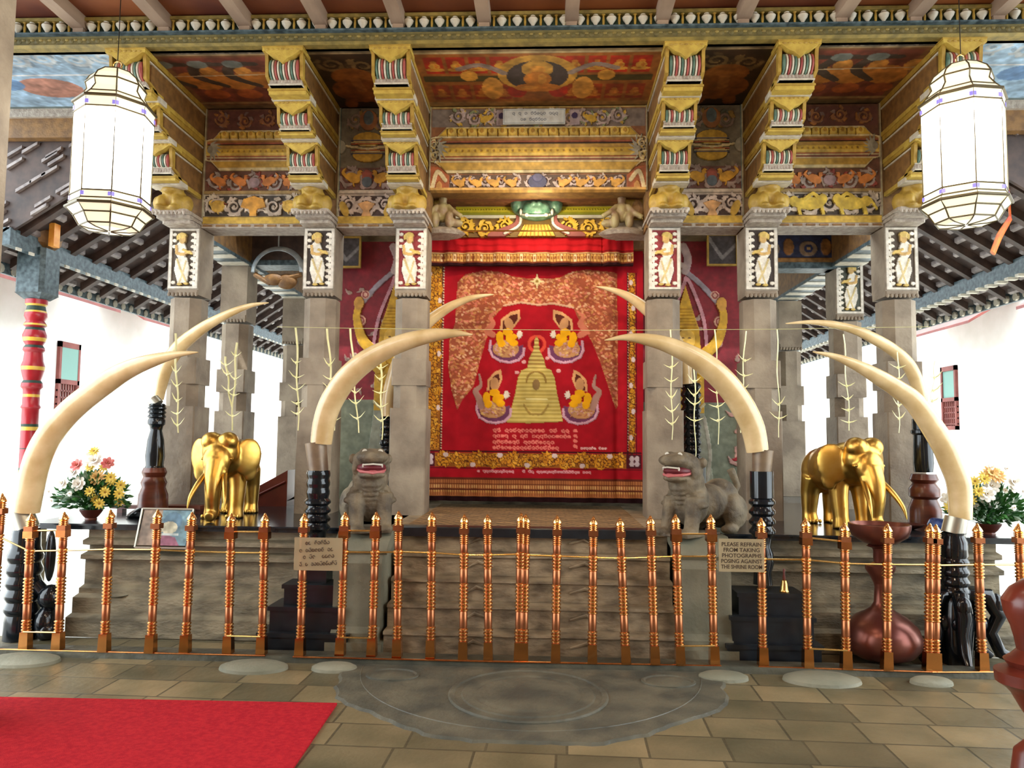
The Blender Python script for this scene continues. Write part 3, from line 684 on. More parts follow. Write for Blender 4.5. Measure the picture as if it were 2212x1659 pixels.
        cv.curve([(w/2-.28,.36),(w/2-.1,.39),(w/2,.4),(w/2+.1,.39),(w/2+.28,.36)], .012, CRM, .02); cv.ell(w/2-.28,.38,.06,.07,(146,142,126),.02); cv.ell(w/2+.28,.38,.06,.07,(146,142,126),.02)
        cv.rect(.02, .58, w-.02, .79, (110,72,66), 0); cv.vine(.02, .58, w-.02, .79, [(156,140,138), (150,132,130)], .01, pitch=.2, seed=15)
        for q in (-1, 1): bird(cv, w/2+q*.14, .68, .17, -q, (206,158,60), .02)
        cv.ell(w/2, .66, .05, .06, (150,80,70), .02); cv.ell(w/2, .72, .05, .05, (90,104,120), .02)
        cv.rect(0, .8, w, .83, (196,184,170), .024)
        cv.rect(0, .83, w, H, (190,176,164), 0); cv.rect(.02, .85, w-.02, H-.08, (72,54,52), -.004)
        cv.vine(.02, .85, w-.02, H-.08, [(198,182,174), (206,190,180)], .014, pitch=.19, seed=21, dense=1.7)
        cv.poly([(w/2-.06,1.07),(w/2+.06,1.07),(w/2+.03,1.0),(w/2+.09,.93),(w/2,.9),(w/2-.09,.93),(w/2-.03,1.0)], (206,160,110), .024)
        for q in (-1, 1): cv.ell(w/2+q*.22, .98, .04, .08, (196,160,70), .024, rot=.4*q)
        cv.rect(0, H-.07, w, H, (196,162,70), .03)
        cv.rect(0, 0, .02, .82, (104,130,132), .016); cv.rect(w-.02, 0, w, .82, (104,130,132), .016)
    for e in ((0, .012), (w-.012, w)): cv.rect(e[0], 0, e[1], H, (150,140,112), .02)
    cv.mottle(.2, .05, 4)
    front(cv, 'carved_face', M['paint'], xa, ztop, 1, vs, DP+.02, thick=.06, parent=t)
    m = MB(); m.box(xa-.05, xb+.05, DP+.085, DP+.27, zbot, ZS+.27, 0)
    if kind != 'mid':
        m.box(xa, xb, DP+.0, DP+.3, zbot-.04, zbot, 1)
        n = int(w/.12)
        for i in range(n): m.box(xa+i*w/n+.02, xa+(i+1)*w/n-.02, DP-.008, DP, zbot-.03, zbot-.01, 0)
    part(m, 'beam', [M['och'], M['grey']], t, world=True)
    return t
a = .16
fm = frieze(PX[2]+a, PX[3]-a, ZS-.01, 4.03, 'mid', 'painted_frieze', 'long painted frieze with lotus mouldings above the curtain, holding a white tablet')
frieze(PX[0]+a, PX[1]-a, ZS-.01, 3.70, 'side', 'painted_frieze', 'painted frieze with an orange flower in pierced scrollwork, wide left bay')
frieze(PX[4]+a, PX[5]-a, ZS-.01, 3.70, 'side', 'painted_frieze', 'painted frieze with two yellow bulls in scrollwork, wide right bay')
frieze(PX[1]+a, PX[2]-a, ZS-.01, 3.70, 'narrow', 'painted_frieze', 'narrow painted frieze with pale scroll panel, above the left painted doorway')
frieze(PX[3]+a, PX[4]-a, ZS-.01, 3.70, 'narrow', 'painted_frieze', 'narrow painted frieze with pale scroll panel, above the right painted doorway')
# beams running back over the outer pillar lines
for x, n, sd in ((PX[0], 'left', -1), (PX[5], 'right', 1)):
    t = thing('side_beam', (x, DP, 3.7), 'brown painted beam running away over the outer pillars on the %s' % n, 'beam')
    m = MB(); m.box(x-.13, x+.13, DP+.3, 16, 3.62, 3.98, 0); m.box(x-.15, x+.15, DP+.3, 16, 3.58, 3.62, 1)
    for i in range(24): m.box(x-.155, x+.155, DP+.4+i*.35, DP+.55+i*.35, 3.57, 3.58, 2)
    part(m, 'beam', [M['och'], M['teal'], M['white']], t, world=True)
# second row beam across, deeper in
t = thing('cross_beam', (X(1740,8.7), 8.7, 3.6), 'dark blue painted cross beam with a lotus, above the pillar behind the right golden elephant', 'beam')
xa, xb = 2.35, X(1815,8.7); cv = Cv(0, 0, xb-xa, .32, .01, (44,52,84)); cv.rect(0,.27,xb-xa,.32,(150,110,60),.01)
for i in range(3):
    cx = .2+i*.42; cv.ell(cx,.16,.1,.09,(130,110,90),.01); cv.ell(cx,.16,.05,.05,(40,50,90),.014); cv.ell(cx,.16,.02,.02,(170,140,90),.016); cv.ell(cx+.2,.14,.06,.1,(140,96,50),.01)
cv.mottle(.3,.05); front(cv, 'painted_face', M['paint'], xa, 3.96, 1, 1, 8.7, thick=.2, parent=t)
m = MB(); m.box(xa, xb, 8.68, 8.94, 3.57, 3.64); part(m, 'fillet', M['teal'], t, world=True)
t = thing('cross_beam', (X(500,8.6), 8.7, 3.6), 'dark cross beam over the bare pillar behind the left golden elephant', 'beam')
m = MB(); m.box(PX[0]+.13, -2.45, 8.68, 8.94, 3.66, 3.98, 0); m.box(PX[0]+.13, -2.45, 8.66, 8.96, 3.6, 3.66, 1); part(m, 'beam', [M['dkwood'], M['teal']], t, world=True)

# white tablet with its inscription
xa = at(1087, 254, DP).x; xb = at(1221, 254, DP).x; z1 = at(1154, 238, DP).z; z0 = at(1154, 271, DP).z
w = xb-xa; h = z1-z0; cv = Cv(0, 0, w, h, .003, (206,216,218)); cv.line([(.01,.01),(w-.01,.01),(w-.01,h-.01),(.01,h-.01),(.01,.01)], .0025, (150,168,180))
glyphs(cv, .09, h*.2, w-.16, h*.22, 15, (140,150,162), .0042, 3); glyphs(cv, .17, h*.6, w*.42, h*.2, 9, (140,150,162), .0042, 5)
tb = front(cv, 'inscription_tablet', M['paintm'], xa, z1, 1, 1, DP-.035, thick=.02); tag(tb, 'small white tablet with two lines of grey script at the top of the central frieze', 'sign')

# ------------------------------------------------------------------ back wall with painted doorways
WD = 8.6
def guardian(cv, w, H, q):
    """golden guardian under a makara arch on red; q=+1 arch leans to the right pillar side"""
    cv.rect(0, 0, w, H, (122,128,108)); RD = (128,30,42)
    cv.rect(0, 0, w, H*.62, RD)
    for i in range(26):
        r = random.Random(i+4); x = r.uniform(.03, w-.03); y = r.uniform(.42, H*.6); cv.ell(x, y, .03, .022, (166,140,128), .008); cv.leaf(x, y, r.uniform(0,6), .07, .012, (156,128,116), .008)
    mx = w*.56 if q > 0 else w*.44
    cv.curve([(mx-.24,1.35),(mx-.17,.9),(mx-.02,.5),(mx,.42)], .022, (196,140,150), .015); cv.curve([(mx+.24,1.35),(mx+.2,.9),(mx+.06,.5),(mx,.42)], .022, (196,140,150), .015)
    cv.curve([(mx-q*.02,.36),(mx-q*.2,.52),(mx-q*.42,.78)], .03, (150,140,150), .012)
    for dx, dy, r in ((-.33,.62,.05),(-.38,.92,.065),(-.36,1.16,.05)): cv.ell(mx-q*-dx*-1 if False else mx+q*dx, dy, r, r, (206,160,140), .012); cv.ring(mx+q*dx, dy, r*.6, .008, (140,60,60), .014)
    cv.curve([(mx,.34),(mx+.03,.2),(mx-.02,.06)], .045, (190,170,170), .01); cv.curve([(mx,.3),(mx+q*.2,.2),(mx+q*.22,.4)], .03, (196,176,170), .01)
    G = (206,160,44); G2 = (176,128,36)
    cv.poly([(mx,.5),(mx+.1,.85),(mx+.15,1.0),(mx+.17,1.25),(mx+.2,1.55),(mx+.2,2.0),(mx-.2,2.0),(mx-.2,1.55),(mx-.17,1.25),(mx-.15,1.0),(mx-.1,.85)], G, .02)
    for i in range(7): cv.line([(mx-.06-.012*i,.78+.035*i),(mx+.06+.012*i,.78+.035*i)], .005, G2, .026)
    cv.ell(mx, 1.13, .1, .13, (214,170,70), .035); cv.ell(mx-.035, 1.11, .018, .009, (90,60,30), .036); cv.ell(mx+.035, 1.11, .018, .009, (90,60,30), .036); cv.ell(mx, 1.19, .03, .01, (150,70,40), .036)
    cv.curve([(mx-.15,1.35),(mx,1.45),(mx+.15,1.35)], .02, G2, .03); cv.ell(mx-.16, 1.4, .09, .13, G, .03); cv.ell(mx+.16, 1.4, .09, .13, G, .03)
    cv.curve([(mx-q*.14,1.35),(mx-q*.34,1.15),(mx-q*.42,.9),(mx-q*.4,.75)], [.07,.06,.045,.04], G, .028); cv.ell(mx-q*.4, .72, .06, .08, (190,140,60), .03)
    cv.curve([(mx-.15,1.6),(mx,1.72),(mx+.15,1.6)], .015, G2, .03); cv.curve([(mx-.2,1.85),(mx,1.98),(mx+.2,1.85)], .016, CRM, .03)
    cv.poly([(mx-.2,1.95),(mx+.2,1.95),(mx+.3,2.75),(mx-.3,2.75)], (150,150,130), .015)
    cv.curve([(mx,1.95),(mx+.03,2.4),(mx-.02,2.75)], .03, (190,166,70), .02); cv.curve([(mx+.2,2.),(mx+.26,2.4),(mx+.22,2.7)], .02, (176,168,150), .018)
    if q < 0:
        for i in range(12): cv.leaf(w-.12-.05*(i % 2), 1.7+i*.09, i*1.1, .12, .02, [(150,30,40),(196,150,140)][i % 2], .01)
        cv.rect(w-.2, 1.5, w-.02, 2.7, None, None)
    cv.rect(0 if q < 0 else w-.03, 0, .03 if q < 0 else w, 1.0, (196,160,50), .02)
wall = MB(); wall.box(-2.42, 2.3, WD+.02, WD+.3, ZT+.001, 4.015, 0); wo = wall.obj('wall_back', M['plinth']); tag(wo, kind='structure')
for (xa, xb, q, n) in ((-2.42, -1.22, 1, 'left'), (1.0, 2.28, -1, 'right')):
    w = xb-xa; H = 2.95; cv = Cv(0, 0, w, H, .008, (122,128,108)); guardian(cv, w, H, q); cv.mottle(.16, .07, 6)
    t = front(cv, 'guardian_mural', M['paint'], xa, 3.86, 1, 1, WD, thick=.018); tag(t, 'tall mural of a golden guardian under a pink arch, %s of the curtain' % n, 'mural')
for px, py, n in ((748, 545, 'left'), (1560, 540, 'right')):
    p = at(px, py, 8.45); cv = Cv(0, 0, .3, .32, .01, (70,66,70)); cv.line([(0,.02),(.15,.25),(.3,.1)], .02, (130,128,130)); cv.mottle(.3,.04)
    t = front(cv, 'framed_picture', M['paintm'], p.x-.15, p.z+.16, 1, 1, 8.45, thick=.02)
    tag(t, 'small dark framed picture hanging above the %s guardian mural' % n, 'picture')
    m = MB()
    for b in ((p.x-.17,p.x+.17,p.z-.18,p.z-.16),(p.x-.17,p.x+.17,p.z+.16,p.z+.18),(p.x-.17,p.x-.15,p.z-.16,p.z+.16),(p.x+.15,p.x+.17,p.z-.16,p.z+.16)): m.box(b[0],b[1],8.43,8.47,b[2],b[3])
    m.box(p.x-.02, p.x+.02, 8.47, 8.57, p.z+.1, p.z+.16)
    part(m, 'frame', M['yel'], t, world=True); 

# ------------------------------------------------------------------ lintel with the green makara face
LD = 7.85
lt = thing('makara_lintel', (AX, LD, 3.72), 'gilded doorway lintel with a green makara face above the curtain', 'lintel')
x0 = at(985, 470, LD).x; x1 = at(1335, 470, LD).x; zt = at(1160, 436, LD).z; zb = at(1160, 512, LD).z
w = x1-x0; h = zt-zb; cv = Cv(0, 0, w, h, .005, (150,120,36)); k = h/76.0
for a, b, c, hh in ((0,7,(60,96,66),.0),(7,12,(206,200,110),.012),(12,24,(196,184,40),.02),(24,30,(150,150,40),.01),(30,37,(222,218,196),.03),(37,76,(120,88,30),0)): cv.rect(0, a*k, w, b*k, c, hh)
for i in range(60): cv.ell(w*(i+.5)/60, 18*k, .008, .006, (120,120,30), .026)
cv.vine(.0, 38*k, w*.36, 74*k, [(214,172,44),(206,160,36),(224,186,70)], .03, pitch=.2, seed=3, dense=2); cv.vine(w*.64, 38*k, w, 74*k, [(214,172,44),(206,160,36),(224,186,70)], .03, pitch=.2, seed=4, dense=2)
m_ = w/2
for q in (-1, 1): cv.curve([(m_+q*.19,28*k),(m_+q*.21,50*k),(m_+q*.36,68*k),(m_+q*.46,76*k)], [.02,.03,.05,.05], (150,80,72), .034); cv.curve([(m_+q*.17,28*k),(m_+q*.18,52*k),(m_+q*.33,70*k)], .014, (220,214,200), .045)
cv.poly([(m_-.13,50*k),(m_+.13,50*k),(m_+.2,76*k),(m_-.2,76*k)], (206,164,50), .03)
for i in range(8): cv.line([(m_-.11+i*.031,52*k),(m_-.15+i*.043,76*k)], .004, (160,120,40), .036)
front(cv, 'gilded_band', M['paint'], x0, zt, 1, 1, LD, thick=.12, parent=lt)
m = MB(); cx = x0+m_; z = zt
m.ell((cx, LD-.06, z-.07), (.25,.16,.15)); m.ell((cx, LD-.18, z-.15), (.15,.07,.07))
for q in (-1, 1): m.ell((cx+q*.08, LD-.2, z-.12), (.055,.05,.055)); m.ell((cx+q*.2, LD-.1, z-.06), (.07,.09,.10)); m.ell((cx+q*.03, LD-.22, z-.09), (.03,.04,.03))
organic('makara_face', m, .009, [mat('green carved face', (58,96,74), (100,132,110), .4, scale=14, bump=.3)], lt, smooth=4, world=True)
m = MB()
for q in (-1, 1): m.ell((cx+q*.10, LD-.2, z-.20), (.026,.03,.02)); m.ell((cx+q*.16, LD-.17, z-.16), (.016,.02,.035))
m.tube([(cx-.14,LD-.18,z-.19),(cx-.06,LD-.235,z-.215),(cx+.06,LD-.235,z-.215),(cx+.14,LD-.18,z-.19)], .011, 8)
part(m, 'teeth', M['white'], lt, world=True, smooth=True)
m = MB(); m.lathe([(.008,x0-.2),(.008,x1+.2)], (0, LD-.2, zb+.01), 10, axis='x'); part(m, 'brass_rail', M['brassy'], lt, world=True)
# underside panel from the frieze back to the lintel
cv = Cv(0, 0, PX[3]-PX[2]-.3, LD-DP-.27, .01, (110,62,46))
for i in range(8): cv.poly([(i*.3,.14),(i*.3+.15,.08),(i*.3+.3,.14),(i*.3+.15,.2)], (128,80,56)); cv.ell(i*.3+.15,.14,.02,.02,(90,40,30))
cv.mottle(.2,.06); tag(cv.obj('ceiling.050', M['paintm'], (PX[2]+.15, DP+.28, 4.035), (1,0,0), (0,1,0), (0,0,-1), thick=.04), kind='structure')
m = MB(); m.box(x0-.35, x1+.35, LD+.12, LD+.3, zb-.1, 4.12, 0); tag(m.obj('trim_1', M['och']), kind='structure')
# seated lions with scroll corbels at the lintel ends
for px, q, n in ((958, 1, 'left'), (1342, -1, 'right')):
    p = at(px, 465, 7.62)
    t = thing('seated_lion_corbel', (p.x, 7.62, 3.66), 'carved seated figure on a lotus base at the %s end of the makara lintel' % n, 'carving')
    m = MB(); m.box(p.x-q*.30, p.x-q*.02, 7.62, 7.8, p.z-.04, p.z+.2, 0); 
    m.box(p.x-q*.30, p.x-q*.0, 7.6, 7.8, p.z+.17, p.z+.21, 0); m.lathe([(.03,0),(.07,.02),(.07,.05),(.03,.07)], (p.x-q*.16, 7.575, p.z+.06), 14, 1, axis='y', sx=.8, sy=1.4)
    m.box(p.x-q*.36, p.x+q*.04, 7.66, 7.85, p.z-.2, p.z-.04, 2)
    part(m, 'corbel', [M['yel2'], M['och'], M['grey']], t, world=True)
    m = MB()
    m.ell((p.x,7.58,p.z+.02),(.07,.07,.11)); m.ell((p.x,7.56,p.z+.15),(.045,.045,.055)); m.ell((p.x+q*.07,7.52,p.z-.08),(.045,.06,.09)); m.ell((p.x-q*.07,7.52,p.z-.08),(.045,.06,.09)); m.ell((p.x+q*.13,7.56,p.z-.1),(.08,.05,.045))
    m.tube([(p.x-q*.05,7.56,p.z+.08),(p.x-q*.13,7.5,p.z-.02),(p.x-q*.2,7.5,p.z-.06)], .03, 8); m.tube([(p.x+q*.05,7.56,p.z+.08),(p.x+q*.12,7.5,p.z+.0),(p.x+q*.2,7.5,p.z-.05)], .028, 8)
    organic('figure', m, .01, [mat('painted figure', (150,140,96), (128,104,82), .5, scale=10, bump=.3)], t, smooth=4, world=True)
    m = MB(); m.lathe([(.2,0),(.24,.03),(.17,.07)], (p.x-q*.01, 7.62, p.z-.22), 16, sx=1, sy=.7); part(m, 'lotus_base', M['grey'], t, world=True, smooth=True)

# ------------------------------------------------------------------ the red curtain (board units are the photograph's pixels over the cloth)
CD = 8.05; sc = 1/ (FPX/CD)
cv = Cv(912, 540, 1396, 1088, 1.6, (166,20,34))
RED = (172,20,34); GOLD = (206,142,40); PINK = (196,120,84); LPK = (214,170,140)
cv.rect(912, 540, 930, 1000, (158,16,30))
def gold_band(xa, ya, xb, yb, vert, seed):
    cv.rect(xa, ya, xb, yb, (150,92,36)); cv.vine(xa, ya, xb, yb, [GOLD,(222,160,50),(190,120,30)], .004, vertical=vert, pitch=(xb-xa if vert else yb-ya)*1.25, seed=seed, dense=2.2)
    r_ = random.Random(seed+9); N_ = int(((yb-ya) if vert else (xb-xa))/3.1)
    for k in range(N_*2):
        x = r_.uniform(xa+4, xb-4); y = r_.uniform(ya+4, yb-4); q = r_.uniform(3,6); an = r_.uniform(0,3); cv.ell(x, y, q+1.1, q*.62+1.1, (96,50,26), .003, rot=an); cv.ell(x, y, q, q*.62, r_.choice([GOLD,(222,164,58),(196,130,40)]), .006, rot=an)
    for k in range(7):
        if vert: y = ya+(k+.4)*(yb-ya)/7; x = xb-4 if k % 2 else xa+4; cv.ell(x, y, 4, 6, (216,196,196), .003)
        else: x = xa+(k+.4)*(xb-xa)/7; y = yb-5 if k % 2 else ya+5; cv.ell(x, y, 6, 5, (216,196,196), .003)
for xx in (924, 958): cv.rect(xx, 560, xx+2.5, 985, (60,20,26))
gold_band(927, 570, 957, 982, True, 1); gold_band(1366, 590, 1379, 982, True, 2)
for xx in (1362, 1381): cv.rect(xx, 590, xx+2, 985, (60,20,26))
for j in range(70): cv.rect(960, 572+j*6, 962.5, 575+j*6, (206,180,150)); cv.rect(1363, 590+j*6, 1364.5, 593+j*6, (206,180,150))
for yy in (980, 1016): cv.rect(918, yy, 1392, yy+2.5, (60,20,26))
gold_band(948, 984, 1360, 1015, False, 3); cv.rect(918, 984, 948, 1015, (86,30,40)); cv.rect(1360,984,1392,1015,(86,30,40))
for x in (928, 940, 1372, 1383): cv.ell(x, 994, 5, 6, (210,190,196), .003); cv.ell(x, 1005, 5, 6, (210,190,196), .003)
# pink sequinned drapery
A = [(1050,586),(1085,590),(1110,598),(1150,604),(1180,604),(1215,602),(1240,590),(1275,584),(1340,590),(1342,700),(1343,880),(1338,888),(1325,850),(1305,790),(1285,740),(1262,705),(1245,668),(1200,658),(1170,662),(1130,656),(1095,664),(1072,690),(1056,740),(1042,790),(1030,840),(1005,872),(995,892),(982,850),(974,800),(976,740),(988,700),(990,640),(992,612),(1010,594)]
cv.poly(A, (158,84,60), .004)
w_ = cv.win(960, 580, 1350, 895); inside = np.all(cv.c[w_] == np.array((158,84,60)), axis=-1)
clip = np.zeros((cv.ny, cv.nx), bool); clip[w_] = inside; cv.clip = clip
rr = random.Random(12)
for i in range(3600):
    x = rr.uniform(970, 1345); y = rr.uniform(582, 892); c = rr.choice([(200,132,92),(210,150,108),(184,104,70),(220,170,134),(164,84,58),(196,140,84),(206,120,100)])
    cv.ell(x, y, rr.uniform(2.5,5), rr.uniform(1.6,2.6), c, rr.uniform(.003,.010), rot=rr.uniform(-.9,.9))
cv.clip = None
cv.line([(1095,664),(1130,656),(1170,662),(1200,658),(1245,668)], 2.2, LPK, .01)
for a in range(8):
    th = a*PI/4; q = 15 if a % 2 == 0 else 9; cv.line([(1166,610),(1166+q*math.cos(th),610+q*math.sin(th))], [5,1], (222,200,150), .016)
cv.ell(1166, 610, 3.5, 3.5, (150,120,60), .02)
# stupa
SG = (206,186,108); cv.ring(1167, 748, 17, 3.5, (222,80,62), .004); cv.ring(1167, 748, 9, 2, (120,10,20), .004)
cv.poly([(1166,730),(1171,740),(1172,760),(1183,782),(1187,800),(1198,804),(1206,822),(1212,858),(1219,888),(1224,916),(1150,920),(1100,918),(1112,890),(1120,858),(1126,822),(1133,806),(1146,800),(1150,780),(1160,760),(1161,740)], SG, .012)
w_ = cv.win(1100, 730, 1226, 921); m2 = np.all(cv.c[w_] == np.array(SG), axis=-1); yy = cv.Y[w_]; st = (np.floor(yy/4.2) % 2 == 0) & m2; cv.c[w_][st] = (184,162,84); cv.h[w_][st] = .008
up = m2 & (yy < 800); cv.c[w_][up & st] = (160,130,70)
cv.ell(1166, 836, 8, 12, (140,112,70), .018); cv.curve([(1145,830),(1150,815),(1166,808),(1182,815),(1187,830)], 2, (150,120,60), .016); cv.curve([(1140,880),(1152,898),(1166,900),(1180,898),(1192,880)], 2, (160,134,70), .016); cv.line([(1145,868),(1190,868)], 1.4, (226,214,150), .016)
def deity(x, y, s, q, top):
    """kneeling offering figure on a lilac cloud, q = direction it faces"""
    X_ = lambda a: x+q*a*s; Y_ = lambda b: y+b*s
    cv.poly([(X_(-38),Y_(10)),(X_(-40),Y_(30)),(X_(-28),Y_(44)),(X_(0),Y_(50)),(X_(28),Y_(44)),(X_(36),Y_(24)),(X_(36),Y_(10)),(X_(0),Y_(20))], (112,62,96), .004)
    P = [(X_(-39),Y_(2)),(X_(-41),Y_(22)),(X_(-34),Y_(38)),(X_(-16),Y_(48)),(X_(4),Y_(51)),(X_(24),Y_(46)),(X_(36),Y_(34)),(X_(38),Y_(14))]
    for i in range(len(P)-1):
        for j in range(4):
            t = j/4; cv.ell(P[i][0]+(P[i+1][0]-P[i][0])*t, P[i][1]+(P[i+1][1]-P[i][1])*t, 3.1, 3.1, (206,160,180), .010)
    cv.ell(X_(-4), Y_(20), 30*s, 20*s, (190,140,96), .010)
    for i in range(60): cv.ell(X_(-4)+rr.uniform(-25,25)*s, Y_(20)+rr.uniform(-15,15)*s, 3, 1.6, rr.choice([(214,176,110),(170,110,80),(196,150,150)]), .014, rot=.5*q)
    cv.curve([(X_(-34),Y_(-12)),(X_(-46),Y_(-22)),(X_(-34),Y_(-38)),(X_(-40),Y_(-54)),(X_(-28),Y_(-66))] if top else [(X_(-30),Y_(14)),(X_(-36),Y_(-6)),(X_(-44),Y_(-22)),(X_(-32),Y_(-36)),(X_(-36),Y_(-60))], [7*s,8*s,6*s,4*s,2], (204,120,96) if top else (170,130,120), .006)
    t = .35 if top else 0
    cv.poly([(X_(-18),Y_(-22)),(X_(-16),Y_(-48)),(X_(0+20*t),Y_(-66)),(X_(14+40*t),Y_(-72)),(X_(18+30*t),Y_(-50)),(X_(8+10*t),Y_(-26))], (214,160,110), .008)
    cv.poly([(X_(-12),Y_(-24)),(X_(-11),Y_(-44)),(X_(0+20*t),Y_(-58)),(X_(9+40*t),Y_(-62)),(X_(12+28*t),Y_(-48)),(X_(4+10*t),Y_(-26))], (90,40,30), .009)
    cv.ell(X_(0+8*t), Y_(-38), 10*s, 15*s, (190,140,96), .012, rot=-.4*q if top else 0)
    for a, b, c_, d in ((0,-18,12,9),(-18,-6,9,14),(4,-4,9,10),(14,-8,8,7),(-14,8,9,9),(14,6,10,8)): cv.ell(X_(a), Y_(b), c_*s, d*s, (232,168,20), .016)
    for i in range(5): cv.leaf(X_(24), Y_(-14), (-1.2+i*.6) if q > 0 else (PI-1.2+i*.6), 11*s, 3, (220,206,190), .014)
deity(1103, 740, .95, 1, True); deity(1228, 740, .95, -1, True); deity(1076, 872, .95, 1, False); deity(1260, 872, .95, -1, False)
for x, y in ((1139,787),(1124,810),(1190,778),(1214,806)): cv.ell(x, y, 5, 4, (220,160,160), .006)
TX = (226,120,110)
for i, (y, xb, n) in enumerate(((932,1238,19),(944,1242,20),(957,1206,16),(969,1216,17))): glyphs(cv, 1073, y, xb-1073, 8, n, TX, 1.25, 20+i, .003)
for i in range(4): glyphs(cv, 1247, 932+i*11, 8, 7, 2, TX, 1.2, 40+i, .003)
glyphs(cv, 1262, 970, 56, 5, 10, (230,180,180), 1.0, 50, .003); glyphs(cv, 1040, 1021, 245, 6, 40, (220,150,160), 1.1, 60, .003)
# pleated gold hem
cv.rect(912, 1042, 1396, 1077, (176,112,66), .0); cv.rect(912, 1077, 1396, 1088, (34,8,14)); cv.rect(912, 1038, 1396, 1042, (96,44,30))
for i in range(95): cv.rect(914+i*5.1, 1042, 915.6+i*5.1, 1076, (128,70,44)); cv.rect(916+i*5.1, 1054, 918.4+i*5.1, 1060, (216,170,110)); cv.rect(916+i*5.1, 1064, 918.4+i*5.1, 1070, (206,160,90))
cv.rect(912, 1050, 1396, 1052, (90,40,30)); cv.rect(912, 1062, 1396, 1064, (90,40,30))
cv.mottle(.12, 26, 5)
P0 = at(912, 540, CD); u = (cv.X-912)/484; v = (cv.Y-540)/548
disp = .012*np.sin(u*38+1.2*np.sin(v*3))*(.5+.5*v)+.010*np.sin(u*17+2)+.02*np.exp(-((u-.92)/.02)**2)-.03*np.exp(-((u-.885)/.015)**2)+.012*np.sin(u*95)*np.exp(-((v-1)/.06)**2)
cu = thing('shrine_curtain', (AX, CD, .95), 'large red velvet curtain embroidered with a golden stupa, hanging across the shrine doorway', 'curtain')
front(cv, 'panel', M['cloth'], P0.x, P0.z, sc, sc, CD, thick=.01, parent=cu, hs=.9, disp=disp)
# valance
cv = Cv(922, 512, 1374, 574, 1.6, (186,24,32)); cv.rect(922, 545, 1374, 569, (120,60,36)); cv.rect(922, 569, 1374, 574, (40,10,16))
for i in range(62):
    x = 924+i*7.3; cv.rect(x, 549, x+5.6, 566, (206,160,90) if i % 4 else (226,196,150), .003); cv.ell(x+2.8, 557, 1.8, 4, (150,90,50), .005)
cv.rect(922, 546, 1374, 548, (226,190,130)); cv.rect(922,541,1374,543.5,(70,20,20))
u = (cv.X-922)/452; v = (cv.Y-512)/62; amp = .018+.02*(u > .85)
disp = amp*(np.sin(u*58+.8*np.sin(u*11))+.4*np.sin(u*131))*(.35+.65*v)
cv.Y2 = None
o = front(cv, 'valance', M['cloth'], at(922, 512, CD-.14).x, at(922, 514, CD-.14).z, sc*.985, sc*.985, CD-.14, thick=.006, parent=cu, disp=disp+.02)
m = MB(); m.lathe([(.012,P0.x-.1),(.012,P0.x+2.5)], (0, CD-.06, at(1150,514,CD).z), 8, axis='x'); part(m, 'rod', M['brassy'], cu, world=True)

# ------------------------------------------------------------------ mat on the threshold
a = at(878, 1141, 6.35); b = at(1396, 1141, 6.35); xa, xb = a.x, b.x; yb = 8.5
cv = Cv(0, 0, xb-xa, yb-6.3, .012, (116,92,62))
for j in range(29):
    y = .05+j*.075; cv.rect(0, y, xb-xa, y+.03, (166,134,92))
    for i in range(24): cv.poly([(i*.09+(j%2)*.045,y+.045),(i*.09+.03+(j%2)*.045,y+.025),(i*.09+.06+(j%2)*.045,y+.045),(i*.09+.03+(j%2)*.045,y+.065)], (30,24,20))
cv.rect(0, yb-6.3-.05, xb-xa, yb-6.3, (40,36,34)); cv.mottle(.15,.08)
mt = cv.obj('threshold_mat', M['mat'], (xa, yb, ZT+.012), (1,0,0), (0,-1,0), (0,0,1), thick=.010)
tag(mt, 'brown woven mat with dark diamonds and a dark fringe lying in front of the curtain', 'mat')
m = MB(); m.xprism([(6.34,ZT+.002),(6.2,ZT+.002),(6.2,ZT-.055),(6.185,ZT-.055),(6.185,ZT+.012),(6.2,ZT+.02),(6.34,ZT+.02)], xa-.03, xb+.03); part(m, 'fringe', M['blackm'], mt, world=True)
# ------------------------------------------------------------------ stone platform
PL, PR = X(182, 6.25, 1200), X(2160, 6.25, 1200)
SL, SR = at(846, 1250, 6.0).x, at(1452, 1250, 6.0).x       # stair opening
pf = thing('stone_platform', (AX, 7, 0), 'long moulded stone platform carrying the pillars behind the brass railing', 'platform')
prof = [(6.30,ZT-.05),(6.30,.75),(6.22,.735),(6.22,.70),(6.32,.68),(6.32,.64),(6.2,.62),(6.2,.585),(6.27,.57),(6.27,.37),(6.2,.35),(6.2,.31),(6.12,.29),(6.12,.17),(6.04,.15),(6.04,.0)]
for k, (xa, xb) in enumerate(((PL, SL-.42), (SR+.42, PR))):
    m = MB(); m.xprism([(p[0], p[1]) for p in prof]+[(8.58,0),(8.58,ZT-.05)], xa, xb)
    part(m, 'plinth', M['plinth'], pf, world=True)
m = MB(); m.box(SL-.42, SR+.42, 6.46, 8.95, 0, ZT); part(m, 'plinth', M['step'], pf, world=True)
for xa, xb in ((X(50,6.2,1135), SL-.1), (SR+.1, X(2300,6.2,1135))):
    m = MB(); m.box(xa, xb, 6.23, 9.4, ZT-.05, ZT-.012, 0); m.box(xa, xb, 6.2, 9.4, ZT-.014, ZT, 0); part(m, 'top_slab', M['slab'], pf, world=True)
m = MB(); m.box(-3.9, -2.42, 9.4, 16, ZT-.3, ZT-.002); m.box(2.3, 3.8, 9.4, 16, ZT-.3, ZT-.002); part(m, 'rear_floor', M['dkfloor'], pf, world=True)
m = MB()
for x in (X(70,6.5,1200)+.0, X(2250,6.5,1200)):
    for y in (6.5, 8.5): m = MB().box(x-.05, x+.05, y, y+.1, 0, ZT-.05); part(m, 'slab_support', M['plinth'], pf, world=True)
